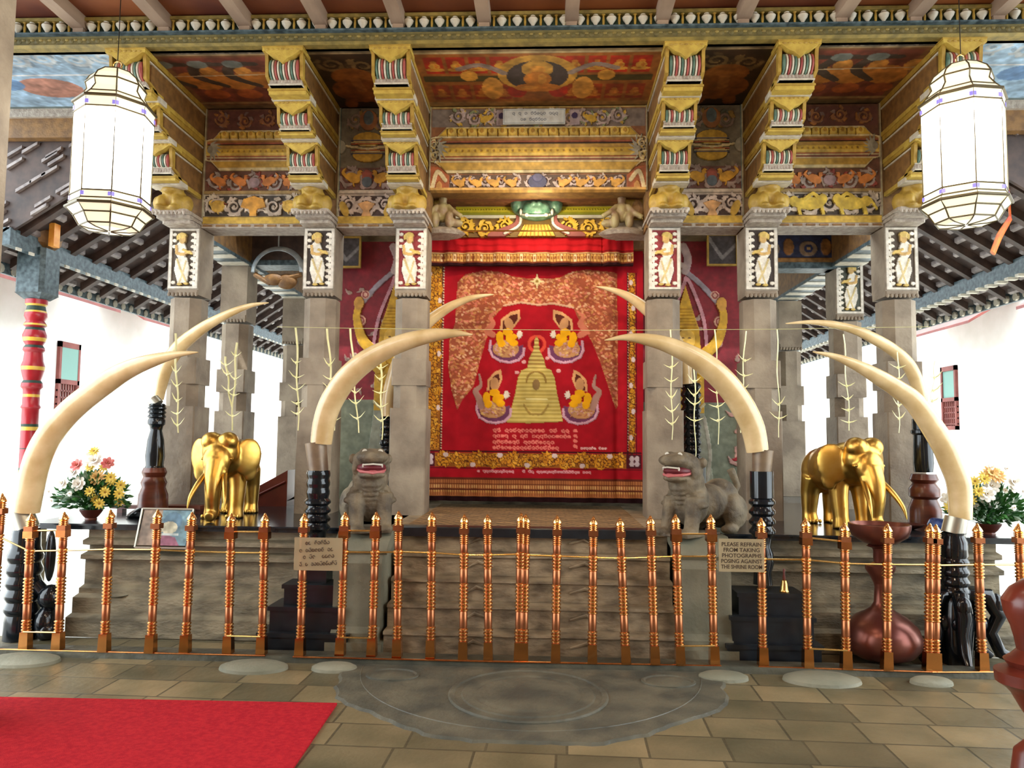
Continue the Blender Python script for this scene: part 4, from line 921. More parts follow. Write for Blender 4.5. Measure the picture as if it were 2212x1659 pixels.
# stair
st = thing('stone_staircase', ((SL+SR)/2, 6, 0), 'worn stone staircase behind the railing leading up to the curtain', 'stairs')
for i in range(5):
    z1 = ZT-.172*i-.004; y0 = 6.24-.125*i; m = MB(); n = 26; r = random.Random(i)
    pts = []
    vs = []; fs = []
    for j in range(n+1):
        x = SL+(SR-SL)*j/n; w = r.uniform(-.008,.008); d = -.018*math.exp(-((j/n-.5)/.25)**2)
        vs += [(x, y0+w, z1-.172), (x, y0+w*.5, z1-.03), (x, y0-.022+w, z1-.026), (x, y0-.02+w, z1-.006+d*.3), (x, y0+.02, z1+d*.3), (x, y0+.2, z1), (x, y0+.2, z1-.172)]
    for j in range(n):
        for q in range(7): fs.append((j*7+q, (j+1)*7+q, (j+1)*7+(q+1)%7, j*7+(q+1)%7))
    fs += [tuple(range(6,-1,-1)), tuple(range(n*7, n*7+7))]
    m.add(vs, [f[::-1] for f in fs]); 
    for q in (-1, 1):
        cx = (SL+SR)/2+q*.42; m.tube([(cx-q*.12, y0-.004, z1-.1),(cx, y0-.008, z1-.06),(cx+q*.1, y0-.004, z1-.12)], [.008,.014,.004], 6, 0)
    part(m, 'step', M['step'], st, world=True, smooth=True)
for xa, xb, n in ((SL-.42, SL, 'l'), (SR, SR+.42, 'r')):
    m = MB(); m.xprism([(5.70,0),(5.70,.16),(5.74,.2),(5.76,.66),(5.84,.78),(5.98,ZT-.01),(6.45,ZT-.01),(6.45,0)], xa+.03, xb-.03); m.box(xa, xb, 5.66, 6.45, 0, .1); m.xprism([(5.80,.72),(5.78,.75),(5.98,ZT+.005),(6.45,ZT),(6.45,ZT-.03)], xa, xb)
    part(m, 'side_block', M['stepg'], st, world=True)
# half-moon threshold slab
mo = MB(); n = 60; R = 1.33; cy = 5.46; cx = AX+.0; r = random.Random(3); out = []
for i in range(n+1):
    a = -PI+PI*i/n; k = R*(1+.02*math.sin(a*9)+.012*r.uniform(-1,1)+.06*abs(math.cos(a))**8*0); out.append((cx+k*math.cos(a), cy+k*math.sin(a)))
mo.prism(out, 0, .012, 0, [((x-cx)*.985+cx, (y-cy)*.985+cy) for x, y in out])
mo.lathe([(.5,0),(.5,.006),(.49,.014),(.47,.014),(.46,.006),(.42,.006),(.41,.012),(.35,.012),(.33,.006),(0.3,.012),(0.1,.016)], (cx, 4.90, .010), 56)
for q in (-1, 1):
    mo.lathe([(.18,0),(.18,.01),(.165,.014),(.15,.006),(.1,.014),(.04,.016)], (cx+q*.92, 5.22, .010), 32, sy=.7)
    for rr_ in (1.2, 1.05): pass
for R2 in (1.16,):
    mo.tube([(cx+R2*math.cos(-PI+PI*i/40), cy+R2*math.sin(-PI+PI*i/40), .010) for i in range(41)], .006, 6)
o = mo.obj('moonstone_slab', M['moon']); tag(o, 'dark half-round carved moonstone slab set in the floor before the stairs', 'stone slab')
# kerb and rounded stones
k = MB(); k.box(-4.6, 4.6, 5.48, 5.64, 0, .045); o = k.obj('stone_kerb', M['moon']); tag(o, 'low stone kerb running under the brass railing', 'kerb')  # kerb takes the dark moonstone colour to paint in shade below the rail
for px, py, rx, n in ((548,1444,.24,'in front of the big left tusk stand'),(722,1446,.16,'touching the left tip of the moonstone'),(1552,1452,.17,'touching the right tip of the moonstone'),(1765,1462,.26,'in front of the copper vase, left of it'),(1995,1466,.14,'near the far right tusk stand'),(60,1425,.26,'at the far left corner of the railing')):
    p = atz(px, py, .0); m = MB().lathe([(rx,0),(rx*.97,.02),(rx*.8,.034),(rx*.5,.04)], (p.x, min(p.y, 5.36), 0), 28, sy=.62)
    o = m.obj('rounded_stone', M['stepg'], smooth=True); tag(o, 'pale rounded paving stone against the kerb, '+n, 'stone', 'rounded stones along the kerb')
# carpet
c = [atz(-40,1509,0), atz(728,1523,0), atz(634,1662,0)]; d = (c[2]-c[1]).normalized(); lft = (c[0]-c[1]).normalized()
A = c[1]; B_ = c[1]+d*3.2; C_ = c[1]+lft*4.2; D_ = C_+d*3.2
m = MB(); N_ = 10; P = [(A.x,A.y),(C_.x,C_.y),(D_.x,D_.y),(B_.x,B_.y)]; m.prism(P, .001, .013)
o = m.obj('red_carpet', M['carpet']); tag(o, 'bright red carpet lying on the stone floor in the lower left', 'carpet')

# ------------------------------------------------------------------ brass railing
M['mirror'] = mat('polished brass foot', (214,146,84), None, .12, metal=1)
def post_prof(h, r):
    P = []; B = []
    def rings(a, b, n, R=1.04, rr=.84):
        for i in range(n):
            t0 = a+(b-a)*i/n; dt = (b-a)/n
            P.extend([(r*rr*.92, t0*h), (r*R, (t0+dt*.25)*h), (r*R, (t0+dt*.55)*h), (r*rr*.92, (t0+dt*.8)*h)])
    P += [(r*.95,.125*h)]; rings(.13,.22,4); P += [(r*.86,.225*h),(r*.86,.325*h)]; rings(.33,.53,8); P += [(r*.88,.535*h),(r*.88,.62*h)]
    rings(.625,.74,5); P += [(r*.86,.745*h),(r*.86,.79*h)]; rings(.795,.865,5,1.0); P += [(r*.8,.87*h)]
    return P
def post_mesh(h=1.05, r=.033):
    m = MB(); b = r*.93
    m.prism([(-b*1.1,-b*1.1),(b*1.1,-b*1.1),(b*1.1,b*1.1),(-b*1.1,b*1.1)], 0, .125*h, 2, [(-b*.98,-b*.98),(b*.98,-b*.98),(b*.98,b*.98),(-b*.98,b*.98)])
    pp = post_prof(h, r); m.lathe(pp, (0,0,0), 16, bands=[1 if max(pp[i][0], pp[i+1][0]) > .98*r else 0 for i in range(len(pp)-1)])
    m.prism([(-r,-r),(r,-r),(r,r),(-r,r)], .868*h, .905*h)
    P = [(r*.8,.9*h)]
    for i in range(3): t = .902+.013*i; P += [(r*.75,t*h),(r*1.02,(t+.003)*h),(r*1.02,(t+.007)*h),(r*.75,(t+.010)*h)]
    P += [(r*.8,.942*h),(r*1.04,.948*h),(r*1.02,.955*h),(r*.72,.972*h),(r*.46,.984*h),(r*.3,.988*h),(r*.36,.992*h),(r*.2,.999*h),(0.001,1.004*h)]
    m.lathe(P, (0,0,0), 16, mi=1)
    return m.mesh('post', [M['copperp'], M['brassr'], M['mirror']], True)
PM = post_mesh()
secs = [
 ('brass railing section at the left end, from the picture edge to the sign-bearing post', [(5,-20,1065,1398),(68,55,1108,1400),(139,125,1105,1402),(239,224,1100,1406),(341,325,1100,1408),(415,400,1105,1408),(500,493,1108,1410),(573,565,1108,1412)], [(1,2),(6,7)]),
 ('brass railing section left of centre, before the left half of the stairs', [(658,648,1108,1415),(746,735,1105,1414),(813,803,1105,1416),(861,858,1103,1418),(933,930,1105,1420),(1003,1000,1110,1424),(1053,1055,1110,1425),(1126,1120,1107,1426)], [(1,2)]),
 ('brass railing section right of centre, before the right half of the stairs', [(1136,1131,1110,1426),(1204,1200,1112,1428),(1282,1279,1115,1430),(1339,1352,1117,1432),(1405,1415,1113,1434),(1459,1470,1110,1436),(1535,1543,1110,1434)], [(5,6)]),
 ('brass railing section on the right, before the copper vase', [(1644,1648,1118,1436),(1740,1745,1118,1440),(1824,1828,1128,1443),(1917,1917,1130,1446),(2009,2008,1130,1448)], [(1,2)]),
 ('brass railing section at the right end, behind the carved wooden post', [(2022,2021,1132,1448),(2111,2122,1130,1447),(2200,2212,1130,1447)], []),
]
for label, posts, rungs in secs:
    b0 = atz(posts[0][1], posts[0][3], .05)
    t = thing('brass_railing', (b0.x, b0.y, .0), label, 'railing', 'brass railing sections before the shrine')
    PT = []
    for (tx, bx, ty, by) in posts:
        b = atz(bx, by, .05); b = Vector((b.x, max(5.5, min(5.6, b.y)), .046)); p = at(tx, ty, b.y); p = Vector((p.x, b.y, p.z)); PT.append((b, p))
        o = bpy.data.objects.new('post', PM); C.objects.link(o); o.parent = t; o.matrix_parent_inverse = t.matrix_basis.inverted()
        ax = (p-b); o.rotation_mode = 'QUATERNION'; o.rotation_quaternion = Vector((0,0,1)).rotation_difference(ax.normalized()); o.location = b; s = ax.length/(1.05*1.004); o.scale = (1,1,s)
    m = MB(); f_ = lambda q, t: q[0].lerp(q[1], t)
    skip = set(rungs)
    for i in range(len(PT)-1):
        m.tube([f_(PT[i],.715), f_(PT[i+1],.715)], .0065, 8)
    part(m, 'middle_rail', M['brassy'], t, world=True, smooth=True)
    m = MB(); a = PT[0][0]; b = PT[-1][0]; e = (b-a).normalized()*.04
    m.tube([a-e+Vector((0,-.035,.0)), b+e+Vector((0,-.035,.0))], .0065, 8); part(m, 'bottom_rail', M['brass'], t, world=True, smooth=True)
    for i, j in rungs:
        m = MB(); m.tube([f_(PT[i],.865), f_(PT[j],.865)], .007, 8); part(m, 'upper_tie', M['brassy'], t, world=True, smooth=True)
        m = MB(); m.tube([f_(PT[i],.13)+Vector((0,-.03,0)), f_(PT[j],.13)+Vector((0,-.03,0))], .0065, 8); part(m, 'lower_tie', M['brassy'], t, world=True, smooth=True)
        for q in (i, j):
            m = MB(); c_ = f_(PT[q],.845); m.box(c_.x-.036, c_.x+.036, c_.y-.036, c_.y+.036, c_.z-.03, c_.z+.02); part(m, 'clamp', M['brass'], t, world=True)

# ------------------------------------------------------------------ the two notices on the railing
SG_ = None
def acrylic():
    m, N, K, B = newmat('tinted acrylic'); B.inputs['Base Color'].default_value = L4((176,158,124)); B.inputs['Roughness'].default_value = .2; B.inputs['Alpha'].default_value = .62; return m
AC = acrylic(); INK = mat('dark brown lettering', (58,42,28), None, .5)
a = at(637, 1164, 5.46); b = at(739, 1233, 5.46)
t = thing('acrylic_sign', ((a.x+b.x)/2, 5.455, b.z), 'brownish acrylic notice with four lines of round script on the railing left of centre', 'sign')
m = MB(); m.box(a.x, b.x, 5.452, 5.458, b.z, a.z+.012); part(m, 'plate', AC, t, world=True)
cvm = MB()
def glyph_mesh(mb, x, z, w, h, n, seed, y, r=.0022, slope=0):
    q = random.Random(seed); cw = w/n
    for i in range(n):
        if q.random() < .12: continue
        cx = x+(i+.5)*cw; cz = z+slope*(i+.5)*cw; a0 = q.choice([0,PI,PI/2]); k = int(q.choice([8,9,7]))
        mb.tube([(cx+cw*.36*math.cos(a0+j*.7), y, cz+h*.34*math.sin(a0+j*.7)) for j in range(k)], r, 5)
        if q.random() < .4: mb.tube([(cx-cw*.3,y,cz+h*.5),(cx+cw*.3,y,cz+h*.62)], r, 5)
for i, (x0_, x1_, y_) in enumerate(((659,712,1174),(646,727,1190),(654,722,1204),(646,728,1220))):
    p = at(x0_, y_, 5.45); q = at(x1_, y_, 5.45); glyph_mesh(cvm, p.x, p.z, q.x-p.x, .03, [8,12,10,13][i], i+5, 5.450, slope=.06)
part(cvm, 'lettering', INK, t, world=True)
a = at(1552, 1163, 5.46); b = at(1651, 1236, 5.46)
t = thing('acrylic_sign', ((a.x+b.x)/2, 5.455, b.z), 'brownish acrylic notice in English capitals on the railing right of centre', 'sign')
m = MB(); m.box(a.x, b.x, 5.452, 5.458, b.z, a.z); part(m, 'plate', AC, t, world=True)
lines = ['PLEASE REFRAIN', 'FROM TAKING', 'PHOTOGRAPHS', 'POSING AGAINST', 'THE SHRINE ROOM']
tm = MB(); W_ = b.x-a.x; H_ = a.z-b.z
dg = None
for i, s_ in enumerate(lines):
    cu_ = bpy.data.curves.new('txt', 'FONT'); cu_.body = s_; cu_.size = .038; cu_.align_x = 'CENTER'; cu_.extrude = .0006; cu_.offset = .0006
    o = bpy.data.objects.new('txt', cu_); C.objects.link(o); dg = bpy.context.evaluated_depsgraph_get(); dg.update(); me = bpy.data.meshes.new_from_object(o.evaluated_get(dg))
    wd = max(v.co.x for v in me.vertices)-min(v.co.x for v in me.vertices); sx = min(1, (W_*.9)/wd)
    zc = a.z-H_*(.17+.17*i)-.012
    tm.add([((a.x+b.x)/2+v.co.x*sx, 5.4515-v.co.z, zc+v.co.y) for v in me.vertices], [tuple(p.vertices) for p in me.polygons])
    bpy.data.objects.remove(o); bpy.data.curves.remove(cu_); bpy.data.meshes.remove(me)
part(tm, 'lettering', INK, t, world=True)
# ------------------------------------------------------------------ tusks
def smooth_path(P, R, n=8):
    Q = []; W = []
    for i in range(len(P)-1):
        p0 = P[max(i-1,0)]; p1 = P[i]; p2 = P[i+1]; p3 = P[min(i+2,len(P)-1)]
        for k in range(n):
            t = k/n; Q.append(.5*((2*p1)+(-p0+p2)*t+(2*p0-5*p1+4*p2-p3)*t*t+(-p0+3*p1-3*p2+p3)*t**3)); W.append(R[i]+(R[i+1]-R[i])*t)
    Q.append(P[-1]); W.append(R[-1]); return Q, W
def tusk(pts, D, lean, label):
    """pts base to tip: (px, py, radius in px); lean = how far the tip comes toward the viewer"""
    n = len(pts); P = []; R = []
    for i, (px, py, r) in enumerate(pts):
        d = D-lean*(i/(n-1))**1.5; P.append(at(px, py, d)); R.append(max(r*d/FPX, .0015))
    Q, W = smooth_path(P, R, 10); m = MB().tube(Q, W, 24)
    t = thing('elephant_tusk', tuple(Q[0]), label, 'tusk', 'mounted elephant tusks')
    part(m, 'ivory', M['ivory'], t, world=True, smooth=True); return t, P[0], R[0]
def ring_prof(pts, D, cx):
    """pts top to bottom (radius px, y px) -> lathe profile in metres"""
    z = [at(cx, y, D).z for _, y in pts]; r = [q*D/FPX for q, _ in pts]; return [(a, b) for a, b in zip(r, z)][::-1]
def ringed(y0, y1, r, n, amp=3):
    P = []
    for i in range(n):
        a = y0+(y1-y0)*i/n; d = (y1-y0)/n; P += [(r-amp*.3, a), (r+amp, a+d*.3), (r+amp, a+d*.55), (r-amp*.6, a+d*.85)]
    return P
DT = 5.95
tusk([(694,957,23),(700,915,24),(715,870,25),(745,822,25),(785,784,24),(830,757,21),(880,737,19),(935,724,15),(980,720,9),(1020,723,1)], DT, .35, 'large pale tusk curving right over the curtain, front row left of centre')
tusk([(1636,974,23),(1626,925,25),(1605,880,26),(1575,836,26),(1535,796,25),(1490,766,21),(1440,744,17),(1395,733,13),(1350,729,7),(1306,735,1)], DT, .35, 'large pale tusk curving left over the curtain, front row right of centre')
tusk([(57,1105,27),(64,1060,28),(82,990,28),(110,936,27),(160,880,26),(235,823,24),(280,797,20),(328,779,15),(380,766,8),(428,761,1)], DT, .2, 'large pale tusk, far left of the front row, its tip before the outer pillar')
tusk([(2075,1120,22),(2072,1048,24),(2055,1000,24),(2032,951,24),(1978,872,21),(1940,841,19),(1903,818,17),(1868,798,14),(1832,781,10),(1795,768,6),(1756,760,1)], DT, .2, 'large pale tusk, far right of the front row, base next to white flowers')
tusk([(341,862,12),(346,838,13),(356,800,15),(370,772,16),(392,745,16),(418,723,14),(445,704,12),(475,687,10),(510,671,8),(545,659,5),(580,654,1)], 7.15, .2, 'slender tusk in the rear row left, behind the far left tusk')
tusk([(1990,905,12),(1990,870,13),(1982,830,14),(1962,788,14),(1930,757,13),(1889,732,12),(1850,714,10),(1800,701,8),(1750,696,5),(1697,699,1)], 7.1, .2, 'slender tusk in the rear row right, above the far right tusk')
tusk([(838,900,14),(842,850,15),(858,790,15),(885,742,15),(918,702,14),(950,676,12),(985,656,9),(1025,642,6),(1067,636,1)], 7.66, -.02, 'shadowed tusk emerging behind the pillar at the left edge of the curtain')
tusk([(1484,830,12),(1478,775,13),(1455,728,14),(1425,694,14),(1395,667,13),(1362,643,10),(1325,627,6),(1288,619,1)], 7.66, -.02, 'shadowed tusk emerging behind the pillar at the right edge of the curtain')
def stand(cx, D, prof_black, ferr, fm, label, base=None, bm='brown', pedestal=None, legs=False, zfoot=None, extra=None):
    b = prof_black[-1][1] if not base else base[-1][1]
    p = at(cx, b, D); t = thing('tusk_stand', (p.x, D, zfoot if zfoot is not None else p.z), label, 'tusk stand', 'turned stands under the tusks')
    def L(pr, n, m_, seg=24, drop=0):
        pf_ = ring_prof(pr, D, cx)
        if zfoot is not None and n == ('base' if base else 'column') and not pedestal: pf_[0] = (pf_[0][0], zfoot+.001)
        part(MB().lathe(pf_, (p.x, D, 0), seg), n, M[m_], t, world=True, smooth=True)
    if ferr:
        pr = ring_prof(ferr, D, cx); a = at(cx, ferr[0][1], D)
        part(MB().tube([(p.x, D, pr[0][1]), (a.x, D, pr[-1][1])], [pr[0][0], pr[-1][0]], 24), 'ferrule', M[fm], t, world=True, smooth=True)
    L(prof_black, 'column', 'black')
    if base: L(base, 'base', bm)
    if pedestal:
        m = MB()
        for (w, z0, z1) in pedestal:
            m.box(p.x-w, p.x+w, D-w*.85, D+.08, z0, z1-.03); m.box(p.x-w-.015, p.x+w+.015, D-w*.85-.015, D+.08, z1-.03, z1)
        part(m, 'pedestal', M['blackm'], t, world=True)
    return t, p
blk = ringed(1016,1075,24,3,1.2)+ringed(1076,1150,24,4,4)+[(20,1152),(18,1165),(24,1180),(26,1195),(20,1215),(22,1240)]
stand(682, DT, blk, [(23,956),(21,1018)], 'ferr', 'black turned stand on a stepped pedestal under the big tusk left of centre', pedestal=[(.33,0,.16),(.27,.16,.34),(.19,.34,.49),(.11,.49,.62)], zfoot=0)
blk = [(24,1018),(24,1075)]+ringed(1076,1160,23,4,4)+[(20,1162),(17,1180),(22,1195),(24,1212),(18,1235),(20,1262)]
ts, tp = stand(1648, DT, blk, [(22,972),(19,1022)], 'ferr', 'black turned stand on a stepped pedestal under the big tusk right of centre', pedestal=[(.33,0,.15),(.29,.15,.34),(.23,.34,.50)], zfoot=0)
blk = [(25,1140),(28,1150),(29,1180)]+ringed(1190,1330,33,5,3)+[(34,1340),(35,1395)]
stand(44, DT, blk, [(24,1103),(26,1142)], 'silver', 'thick black ringed stand under the far left tusk', zfoot=0)
lt_ = [o for o in bpy.data.objects if o.name.startswith('tusk_stand') and not o.parent][-1]; p = at(104, 1290, DT); m = MB()
m.ell((p.x, DT, p.z+.32), (.035,.05,.2)); m.ell((p.x+.02, DT, p.z), (.09,.09,.10)); m.ell((p.x, DT, p.z-.2), (.08,.1,.14)); m.ell((p.x+.03, DT, .08), (.07,.1,.08)); m.tube([(p.x-.1,DT,p.z+.1),(p.x,DT,p.z)], .05, 10)
part(m, 'carved_side_scroll', M['black'], lt_, world=True, smooth=True)
blk = [(24,1150),(22,1158),(27,1170),(27,1200)]+ringed(1204,1290,26,4,3)+[(30,1300),(34,1340),(28,1390)]
ts2, p = stand(2066, DT-.1, blk, [(22,1118),(23,1152)], 'silver', 'black stand with sprawling carved claw legs under the far right tusk', zfoot=0)
m = MB(); Dd = DT-.1
for k, a in enumerate((-.35, .8, 2.0, 3.4, 4.6)):
    c_, s_ = math.cos(a)*(.62 if math.cos(a) < 0 else 1), math.sin(a)*.5
    m.tube([(p.x+c_*.08, Dd+s_*.08, .5),(p.x+c_*.22,Dd+s_*.22,.5),(p.x+c_*.3,Dd+s_*.3,.36),(p.x+c_*.24,Dd+s_*.24,.24),(p.x+c_*.3,Dd+s_*.3,.1),(p.x+c_*.46,Dd+s_*.42,.03)], [.05,.06,.055,.045,.045,.03], 10)
    m.ell((p.x+c_*.28, Dd+s_*.28, .44), (.06,.06,.08)); m.ell((p.x+c_*.16, Dd+s_*.16, .3), (.07,.06,.07))
part(m, 'claw_legs', M['black'], ts2, world=True, smooth=True)
blk = [(15,872),(18,876)]+ringed(878,905,17,3,2)+[(18,908),(18,916)]+[(14,920),(12,930),(17,950),(20,985),(18,1005),(20,1010)]
stand(330, 7.0, blk, [(13,862),(14,874)], 'silver', 'slim black stand with a red-brown turned base, under the rear left tusk', base=[(22,1010),(26,1020),(22,1030),(27,1042),(24,1052),(30,1068),(32,1098)], zfoot=ZT)
blk = [(20,905),(20,928),(23,930),(23,936),(18,940),(20,1000),(18,1020)]
stand(1998, 7.0, blk, [(14,890),(17,907)], 'silver', 'black stand with a red-brown turned base, under the rear right tusk', base=[(24,1024),(28,1036),(22,1044),(30,1056),(30,1072),(24,1078),(32,1100),(33,1112)], zfoot=ZT)
blk = ringed(828,1000,19,10,2.5)
stand(1494, 7.75, blk, [(11,785),(13,830)], 'ferr', 'dark ringed stand on a square block, behind the right stone lion', base=[(22,1000),(30,1002),(30,1040),(34,1098)], bm='blackm', zfoot=ZT)
blk = ringed(900,1000,17,6,2.5)
stand(836, 7.75, blk, [(12,870),(13,900)], 'ferr', 'dark ringed stand behind the left stone lion, mostly hidden by the pillar', base=[(20,1000),(26,1002),(26,1040),(28,1098)], bm='blackm', zfoot=ZT)

# small brass bell on the right pedestal
b = at(1694, 1274, DT-.15); t = thing('hand_bell', (b.x, DT-.15, .50), 'small brass hand bell with a dark handle on the right stepped pedestal', 'bell')
s = DT/FPX; part(MB().lathe([(.034,0),(.036,.006),(.028,.02),(.024,.06),(.018,.085),(.008,.092)], (0,0,0), 24), 'bell_body', M['brassy'], t, smooth=True)
part(MB().lathe([(.009,.092),(.011,.11),(.007,.13),(.010,.16),(.006,.17)], (0,0,0), 12), 'handle', M['mahog'], t, smooth=True)
# copper vase lamp
D = 5.8; cx = 1906; D = 5.78; p = at(cx, 1420, D); t = thing('copper_vase', (p.x, D, 0), 'large dark copper vase with long neck and dish top, behind the right railing', 'vase')
pr = [(30,1320),(50,1332),(70,1352),(77,1375),(74,1395),(62,1412),(45,1421),(34,1424)]
zz = ring_prof([(14,1258),(12,1268),(14,1300),(20,1312)]+pr, D, cx); zz = [(r, max(0, z)) for r, z in zz]; part(MB().lathe(zz, (p.x,D,0), 40), 'body', M['copper'], t, world=True, smooth=True)
part(MB().lathe(ring_prof([(17,1178),(13,1190),(13,1204),(12,1214),(18,1217),(30,1221),(29,1230),(20,1246),(15,1256),(13,1262)], D, cx), (p.x,D,0), 32), 'neck', M['copper'], t, world=True, smooth=True)
z = ring_prof([(58,1131),(61,1132),(60,1142),(54,1158),(34,1172),(22,1176),(26,1180),(17,1184)], D, cx); part(MB().lathe(z+[(z[-1][0]*.9,z[-1][1]-.03),(.01,z[-1][1]-.07)], (p.x,D,0), 36), 'dish', M['copper'], t, world=True, smooth=True)

# ------------------------------------------------------------------ golden elephants
def elephant(label, loc, rz, h=.68, curl=0, side=1):
    """faces -y; built standing on z=0"""
    k = h/1.0; t = thing('golden_elephant', loc, label, 'elephant statue', None, rz)
    m = MB(); E = lambda c, r, **q: m.ell([v*k for v in c], [v*k for v in r], **q)
    E((0,.34,.66), (.27,.40,.28)); E((0,.12,.70), (.25,.24,.26)); E((0,.60,.62), (.25,.22,.27)); E((0,.3,.82), (.13,.3,.12))
    E((0,-.16,.78), (.21,.19,.21)); E((-.095,-.2,.9), (.12,.13,.115)); E((.095,-.2,.9), (.12,.13,.115)); E((0,-.3,.68), (.16,.1,.19)); E((0,-.34,.55), (.12,.09,.12)); E((0,-.05,.7), (.22,.2,.22))
    for s in (-1, 1):
        R_ = Matrix.Rotation(s*.55, 3, 'Z') @ Matrix.Rotation(s*.15, 3, 'Y')
        E((s*.27,-.03,.72), (.17,.04,.23), rot=R_); E((s*.3,-.0,.56), (.09,.03,.14), rot=R_)
        m.tube([(s*.13*k,.08*k,.55*k),(s*.14*k,.06*k,.35*k),(s*.14*k,.03*k,.12*k),(s*.14*k,.02*k,.0)], [.125*k,.1*k,.085*k,.10*k], 14)
        m.tube([(s*.13*k,.58*k,.55*k),(s*.14*k,.64*k,.36*k),(s*.14*k,.66*k,.12*k),(s*.14*k,.64*k,.0)], [.14*k,.11*k,.085*k,.10*k], 14)
        E((s*.15,-.27,.70), (.03,.035,.03)); E((s*.09,-.33,.55), (.05,.06,.06))
    if curl == 0:
        T = [(0,-.3,.66),(0,-.38,.5),(0,-.41,.32),(0,-.39,.14),(0,-.42,.075),(0,-.5,.06)]; R2 = [.13,.1,.085,.075,.07,.055]
    else:
        T = [(0,-.3,.66),(0,-.37,.5),(0,-.39,.34),(0,-.36,.18),(0,-.38,.1),(0,-.42,.075)]; R2 = [.13,.11,.095,.085,.075,.09]
    T, R2 = smooth_path([Vector(v)*k for v in T], [r*k for r in R2], 4); m.tube(T, R2, 14)
    m.tube([(0,.8*k,.7*k),(0,.88*k,.5*k),(0,.86*k,.3*k)], [.03*k,.022*k,.03*k], 8)
    organic('body', m, .009, [M['gold']], t, smooth=12)
    for s in (-1, 1):
        P = [Vector(v)*k for v in ((s*.1,-.32,.55),(s*.15,-.46,.42),(s*.19,-.56,.28),(s*.2,-.6,.16))]; P, W = smooth_path(P, [.032*k,.03*k,.022*k,.004*k], 4)
        part(MB().tube(P, W, 10), 'tusk', M['gold'], t, smooth=True)
        part(MB().ell((s*.158*k,-.3*k,.705*k), .018*k), 'eye', M['gold'], t, smooth=True)
    m = MB()
    for s in (-1, 1):
        for y in (.01, .64):
            for j in range(4): m.ell((s*.14*k+(j-1.5)*.045*k, (y-.095)*k, .025*k), (.024*k,.014*k,.026*k), seg=8)
    part(m, 'toenails', M['gold'], t, smooth=True); return t
e = at(462, 1118, 6.5); elephant('golden elephant statue facing the viewer, on the platform left of the curtain', (e.x-.05, 6.80, ZT), .10, h=.76)
e = at(1868, 1128, 6.5); elephant('golden elephant statue turned to the right, on the platform right of the curtain', (e.x-.0, 6.72, ZT), .22, h=.77, curl=1)

# ------------------------------------------------------------------ stone lions on the stair blocks
def stone_lion(label, loc, rz, mir):
    t = thing('stone_lion', loc, label, 'lion statue', None, rz); m = MB()
    m.ell((0,.22,.2), (.13,.2,.13)); m.ell((0,.38,.19), (.14,.14,.17)); m.ell((0,.04,.22), (.125,.12,.17)); m.ell((0,-.0,.34), (.12,.12,.12))
    m.ell((0,-.05,.47), (.12,.11,.07)); m.ell((0,-.13,.485), (.105,.09,.045)); m.ell((0,-.10,.37), (.09,.09,.028)); m.ell((0,.02,.42), (.11,.08,.08))
    for s in (-1, 1):
        m.ell((s*.05,-.1,.515), (.035,.03,.028)); m.ell((s*.115,.02,.47), (.03,.03,.035)); m.ell((s*.1,-.03,.41), (.025,.05,.05))
        m.tube([(s*.085,-.03,.24),(s*.09,-.06,.12),(s*.09,-.08,.03)], [.06,.05,.048], 12); m.ell((s*.09,-.12,.025), (.052,.065,.028))
        m.ell((s*.12,.38,.14), (.065,.12,.12)); m.ell((s*.13,.3,.03), (.045,.09,.032))
        for j in range(5): m.ell((s*(.06+.02*j), .02-.01*j, .34-.035*j), (.035,.05,.022))
    for j in range(6): m.ell((0,-.1+.01*j,.3-.03*j), (.06-.004*j,.02,.014))
    m.ell((0,-.2,.5), (.035,.02,.02)); m.tube([(0,.5,.2),(.03,.56,.3),(.0,.52,.42)], [.03,.025,.03], 8)
    m.prism([(-.13,-.17),(.13,-.17),(.13,.2),(-.13,.2)], -.0, .02)
    organic('body', m, .0085, [M['lionst']], t, smooth=2)
    part(MB().ell((0,-.08,.417), (.094,.112,.042)), 'mouth', M['mouth'], t, smooth=True)
    m = MB().ell((0,-.125,.398), (.05,.06,.02)); m.tube([(-.088,-.06,.405),(-.07,-.14,.392),(0,-.186,.386),(.07,-.14,.392),(.088,-.06,.405)], .011, 8); part(m, 'tongue', M['tongue'], t, smooth=True)
    m = MB()
    m.tube([(-.06,-.165,.436),(0,-.2,.442),(.06,-.165,.436)], .006, 6)
    for s in (-1, 1): m.ell((s*.06,-.16,.43), (.007,.007,.014), seg=8)
    part(m, 'teeth', M['eye'], t, smooth=True)
    for s in (-1, 1): part(MB().lathe([(.0,0),(.017,.0),(.017,.006),(.012,.012),(.001,.014)][::-1], (s*.05,-.137,.52), 12, axis='y'), 'eye', M['eye'], t, smooth=True)
    t.scale = (1.2, 1.2, 1.2); return t
e = at(798, 1100, 6.05); stone_lion('weathered stone lion with an open pink mouth, on the block left of the stairs', (e.x-.0, 6.06, ZT+.0), .30, 1)
e = at(1484, 1100, 6.05); stone_lion('weathered stone lion with an open pink mouth, on the block right of the stairs', (e.x-.0, 6.08, ZT), -.8, -1)

